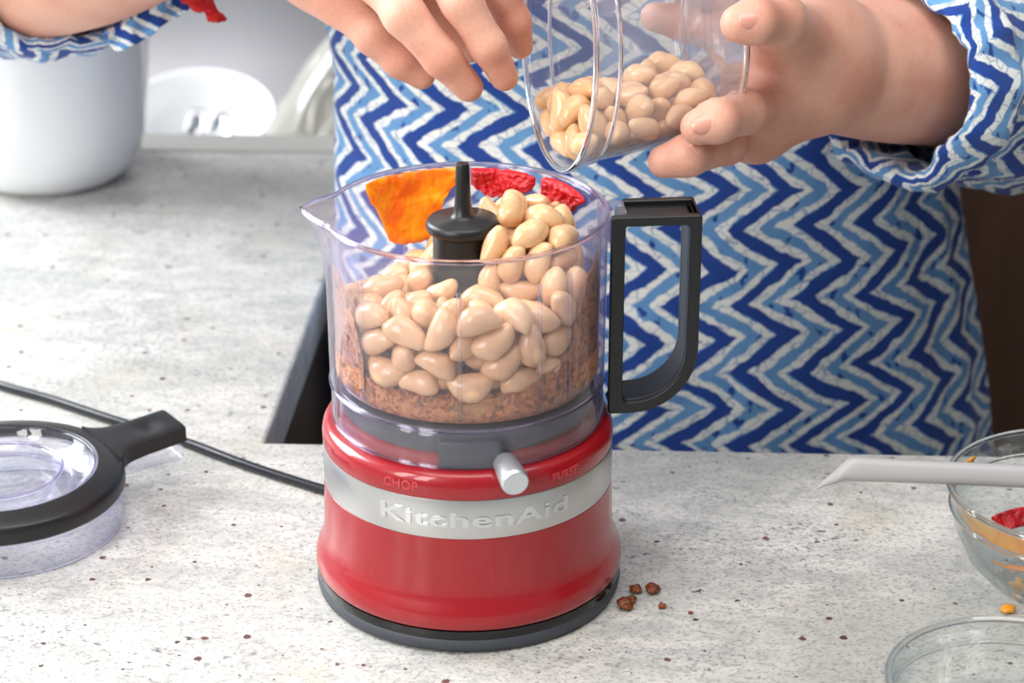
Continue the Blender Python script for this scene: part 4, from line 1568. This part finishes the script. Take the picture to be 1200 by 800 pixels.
def sleeve(name, path, radii, mouth_n, ecc, seed, uvrot, cuff=.030, squash=None):
    """loose sleeve from its mouth up the arm; rolled cuff at the mouth. path[0] is the mouth centre"""
    pts = [Vector(p) for p in spline([tuple(p) for p in path], 12)]
    rr = [float(q[0]) for q in spline([(r,) for r in radii], 12)]
    # arc length
    s_ = [0.0]
    for i in range(1, len(pts)): s_.append(s_[-1] + (pts[i] - pts[i - 1]).length)
    fr = frames(pts)
    n0 = Vector(mouth_n).normalized()
    # (offset along path, radius add) : lining -> lip -> rolled cuff -> sleeve
    prof = [(.040, -.0075), (.025, -.0070), (.010, -.0055), (.002, -.0035), (-.0015, 0), (.001, .0035), (.008, .0052), (.018, .0056), (.026, .0050), (.0300, .0030), (.0315, .0004), (.036, -.0004)]
    prof += [(x, 0.0) for x in np.linspace(.045, s_[-1], 46)]
    rings, uvs = [], []
    n = 128
    run = 0
    last = None
    for (off, dr) in prof:
        o = min(max(off, 0), s_[-1])
        i = min(np.searchsorted(s_, o, 'right') - 1, len(pts) - 2)
        t_ = (o - s_[i]) / (s_[i + 1] - s_[i] + 1e-9)
        c = pts[i].lerp(pts[i + 1], t_)
        R_ = rr[i] * (1 - t_) + rr[i + 1] * t_
        T_, N_, B_ = fr[i][1], fr[i][2], fr[i][3]
        # mouth plane blends into the path frame
        w_ = math.exp(-o / .06)
        T2 = (T_ * (1 - w_) - n0 * w_).normalized()
        N2 = (N_ - T2 * N_.dot(T2)).normalized()
        B2 = T2.cross(N2)
        if off < 0: c = c + T2 * off
        ring, uvr = [], []
        for k in range(n + 1):
            a = 2 * math.pi * k / n
            ca, sa = math.cos(a), math.sin(a)
            nz = noise.noise(Vector((ca * 1.6 + seed, sa * 1.6, off * 14))) * .0065 + noise.noise(Vector((ca * 4 + seed, sa * 4, off * 38))) * .0042
            nz += .0022 * noise.noise(Vector((ca * 9 + seed, sa * 9, off * 90)))
            r = R_ + dr + nz * (1 if off > .03 else .8)
            d = N2 * ca * ecc[0] + B2 * sa * ecc[1]
            if squash: d = squash(d, off)
            v3 = c + d * r
            if k < n: ring.append(v3)
            uu, vv = run, a * .058
            uvr.append((uu * math.cos(uvrot) - vv * math.sin(uvrot) + seed, uu * math.sin(uvrot) + vv * math.cos(uvrot)))
        rings.append(ring); uvs.append(uvr)
        run += .012 if len(rings) < 13 else (s_[-1] / 46)
    return cloth_loft(name, rings, uvs, shirt)


def PX(px, py, Y): return P(px, py, Y)


slR = sleeve('sleeve', [PX(80, -58, 1.225), PX(24, -66, 1.265), PX(-60, -90, 1.32), PX(-40, -230, 1.385), PX(70, -420, 1.385), PX(260, -560, 1.36)],
             [.0540, .063, .070, .075, .080, .085], (.50, -.85, -.08), (1, 1), 3.3, .9)
slL = sleeve('sleeve', [PX(1042, 92, 1.145), PX(1100, 86, 1.180), PX(1185, 76, 1.26), PX(1235, -40, 1.34), PX(1190, -260, 1.37), PX(1000, -480, 1.37)],
             [.0500, .057, .066, .075, .080, .085], (-.72, -.68, .10), (1, 1), 8.1, .35)
# tie of the rolled cuff, running on to the tassel
tie = spline([(128, 50, 12), (152, 40, 14), (176, 24, 13), (200, 8, 13), (224, -8, 12), (240, -26, 9)], 8)
V, UV, Fc = [], [], []
for i, (px, py, hw_) in enumerate(tie):
    for q in range(7):
        t_ = -1 + q / 3
        wob = .0022 * math.sin(i * .55 + t_ * 2) + .0015 * math.cos(t_ * 3)
        V.append(P(px + t_ * hw_ * .55, py + t_ * hw_ * .85, 1.205 + wob))
        UV.append((i * .0035, t_ * .006))
for i in range(len(tie) - 1):
    for q in range(6):
        Fc.append((i * 7 + q, i * 7 + q + 1, i * 7 + q + 8, i * 7 + q + 7))
ct_ = mk('cuff_tie', V, Fc, M['fabric'], parent=shirt, uv=UV)
m = ct_.modifiers.new('thick', 'SOLIDIFY'); m.thickness = .0016
# red tassel on a drawstring hanging from the sleeve
V, Fc = [], []
tc = P(236, 8, 1.20)
strand = []
coil = []
for k in range(150):                                  # a knot wound from thick thread
    t_ = k / 149
    a = t_ * 2 * math.pi * 7
    r = .0050 * math.sin(math.pi * min(1, t_ * .9 + .12)) + .0012
    base = tc + Vector((-.004 + .010 * t_ * t_, 0, .010 - .015 * t_ + .003 * t_ * t_))
    coil.append(base + Vector((math.cos(a) * r, math.sin(a) * r, .0012 * math.sin(a * 2.3))))
strand.append(tube(coil, .0019, 8))
for k in range(14):
    a = k * 2.4; r = .0034
    d = Vector((math.cos(a) * r, math.sin(a) * r, 0))
    e0 = tc + Vector((.005, 0, -.003))
    strand.append(tube([e0 + d * .6, e0 + d + Vector((.002, 0, -.002)), e0 + d * 1.1 + Vector((.003 + .001 * math.sin(k), 0, -.0045))], [.0012, .0013, .0009], 6))
strand.append(tube([tc + Vector((-.012, .02, .09)), tc + Vector((-.004, .006, .04)), tc + Vector((-.004, 0, .009))], .0014, 8))
v, f = merge(*strand)
tsl = mk('tassel', v, f, M['tassel'], parent=shirt)
tsl['label'] = 'red thread tassel on a drawstring'
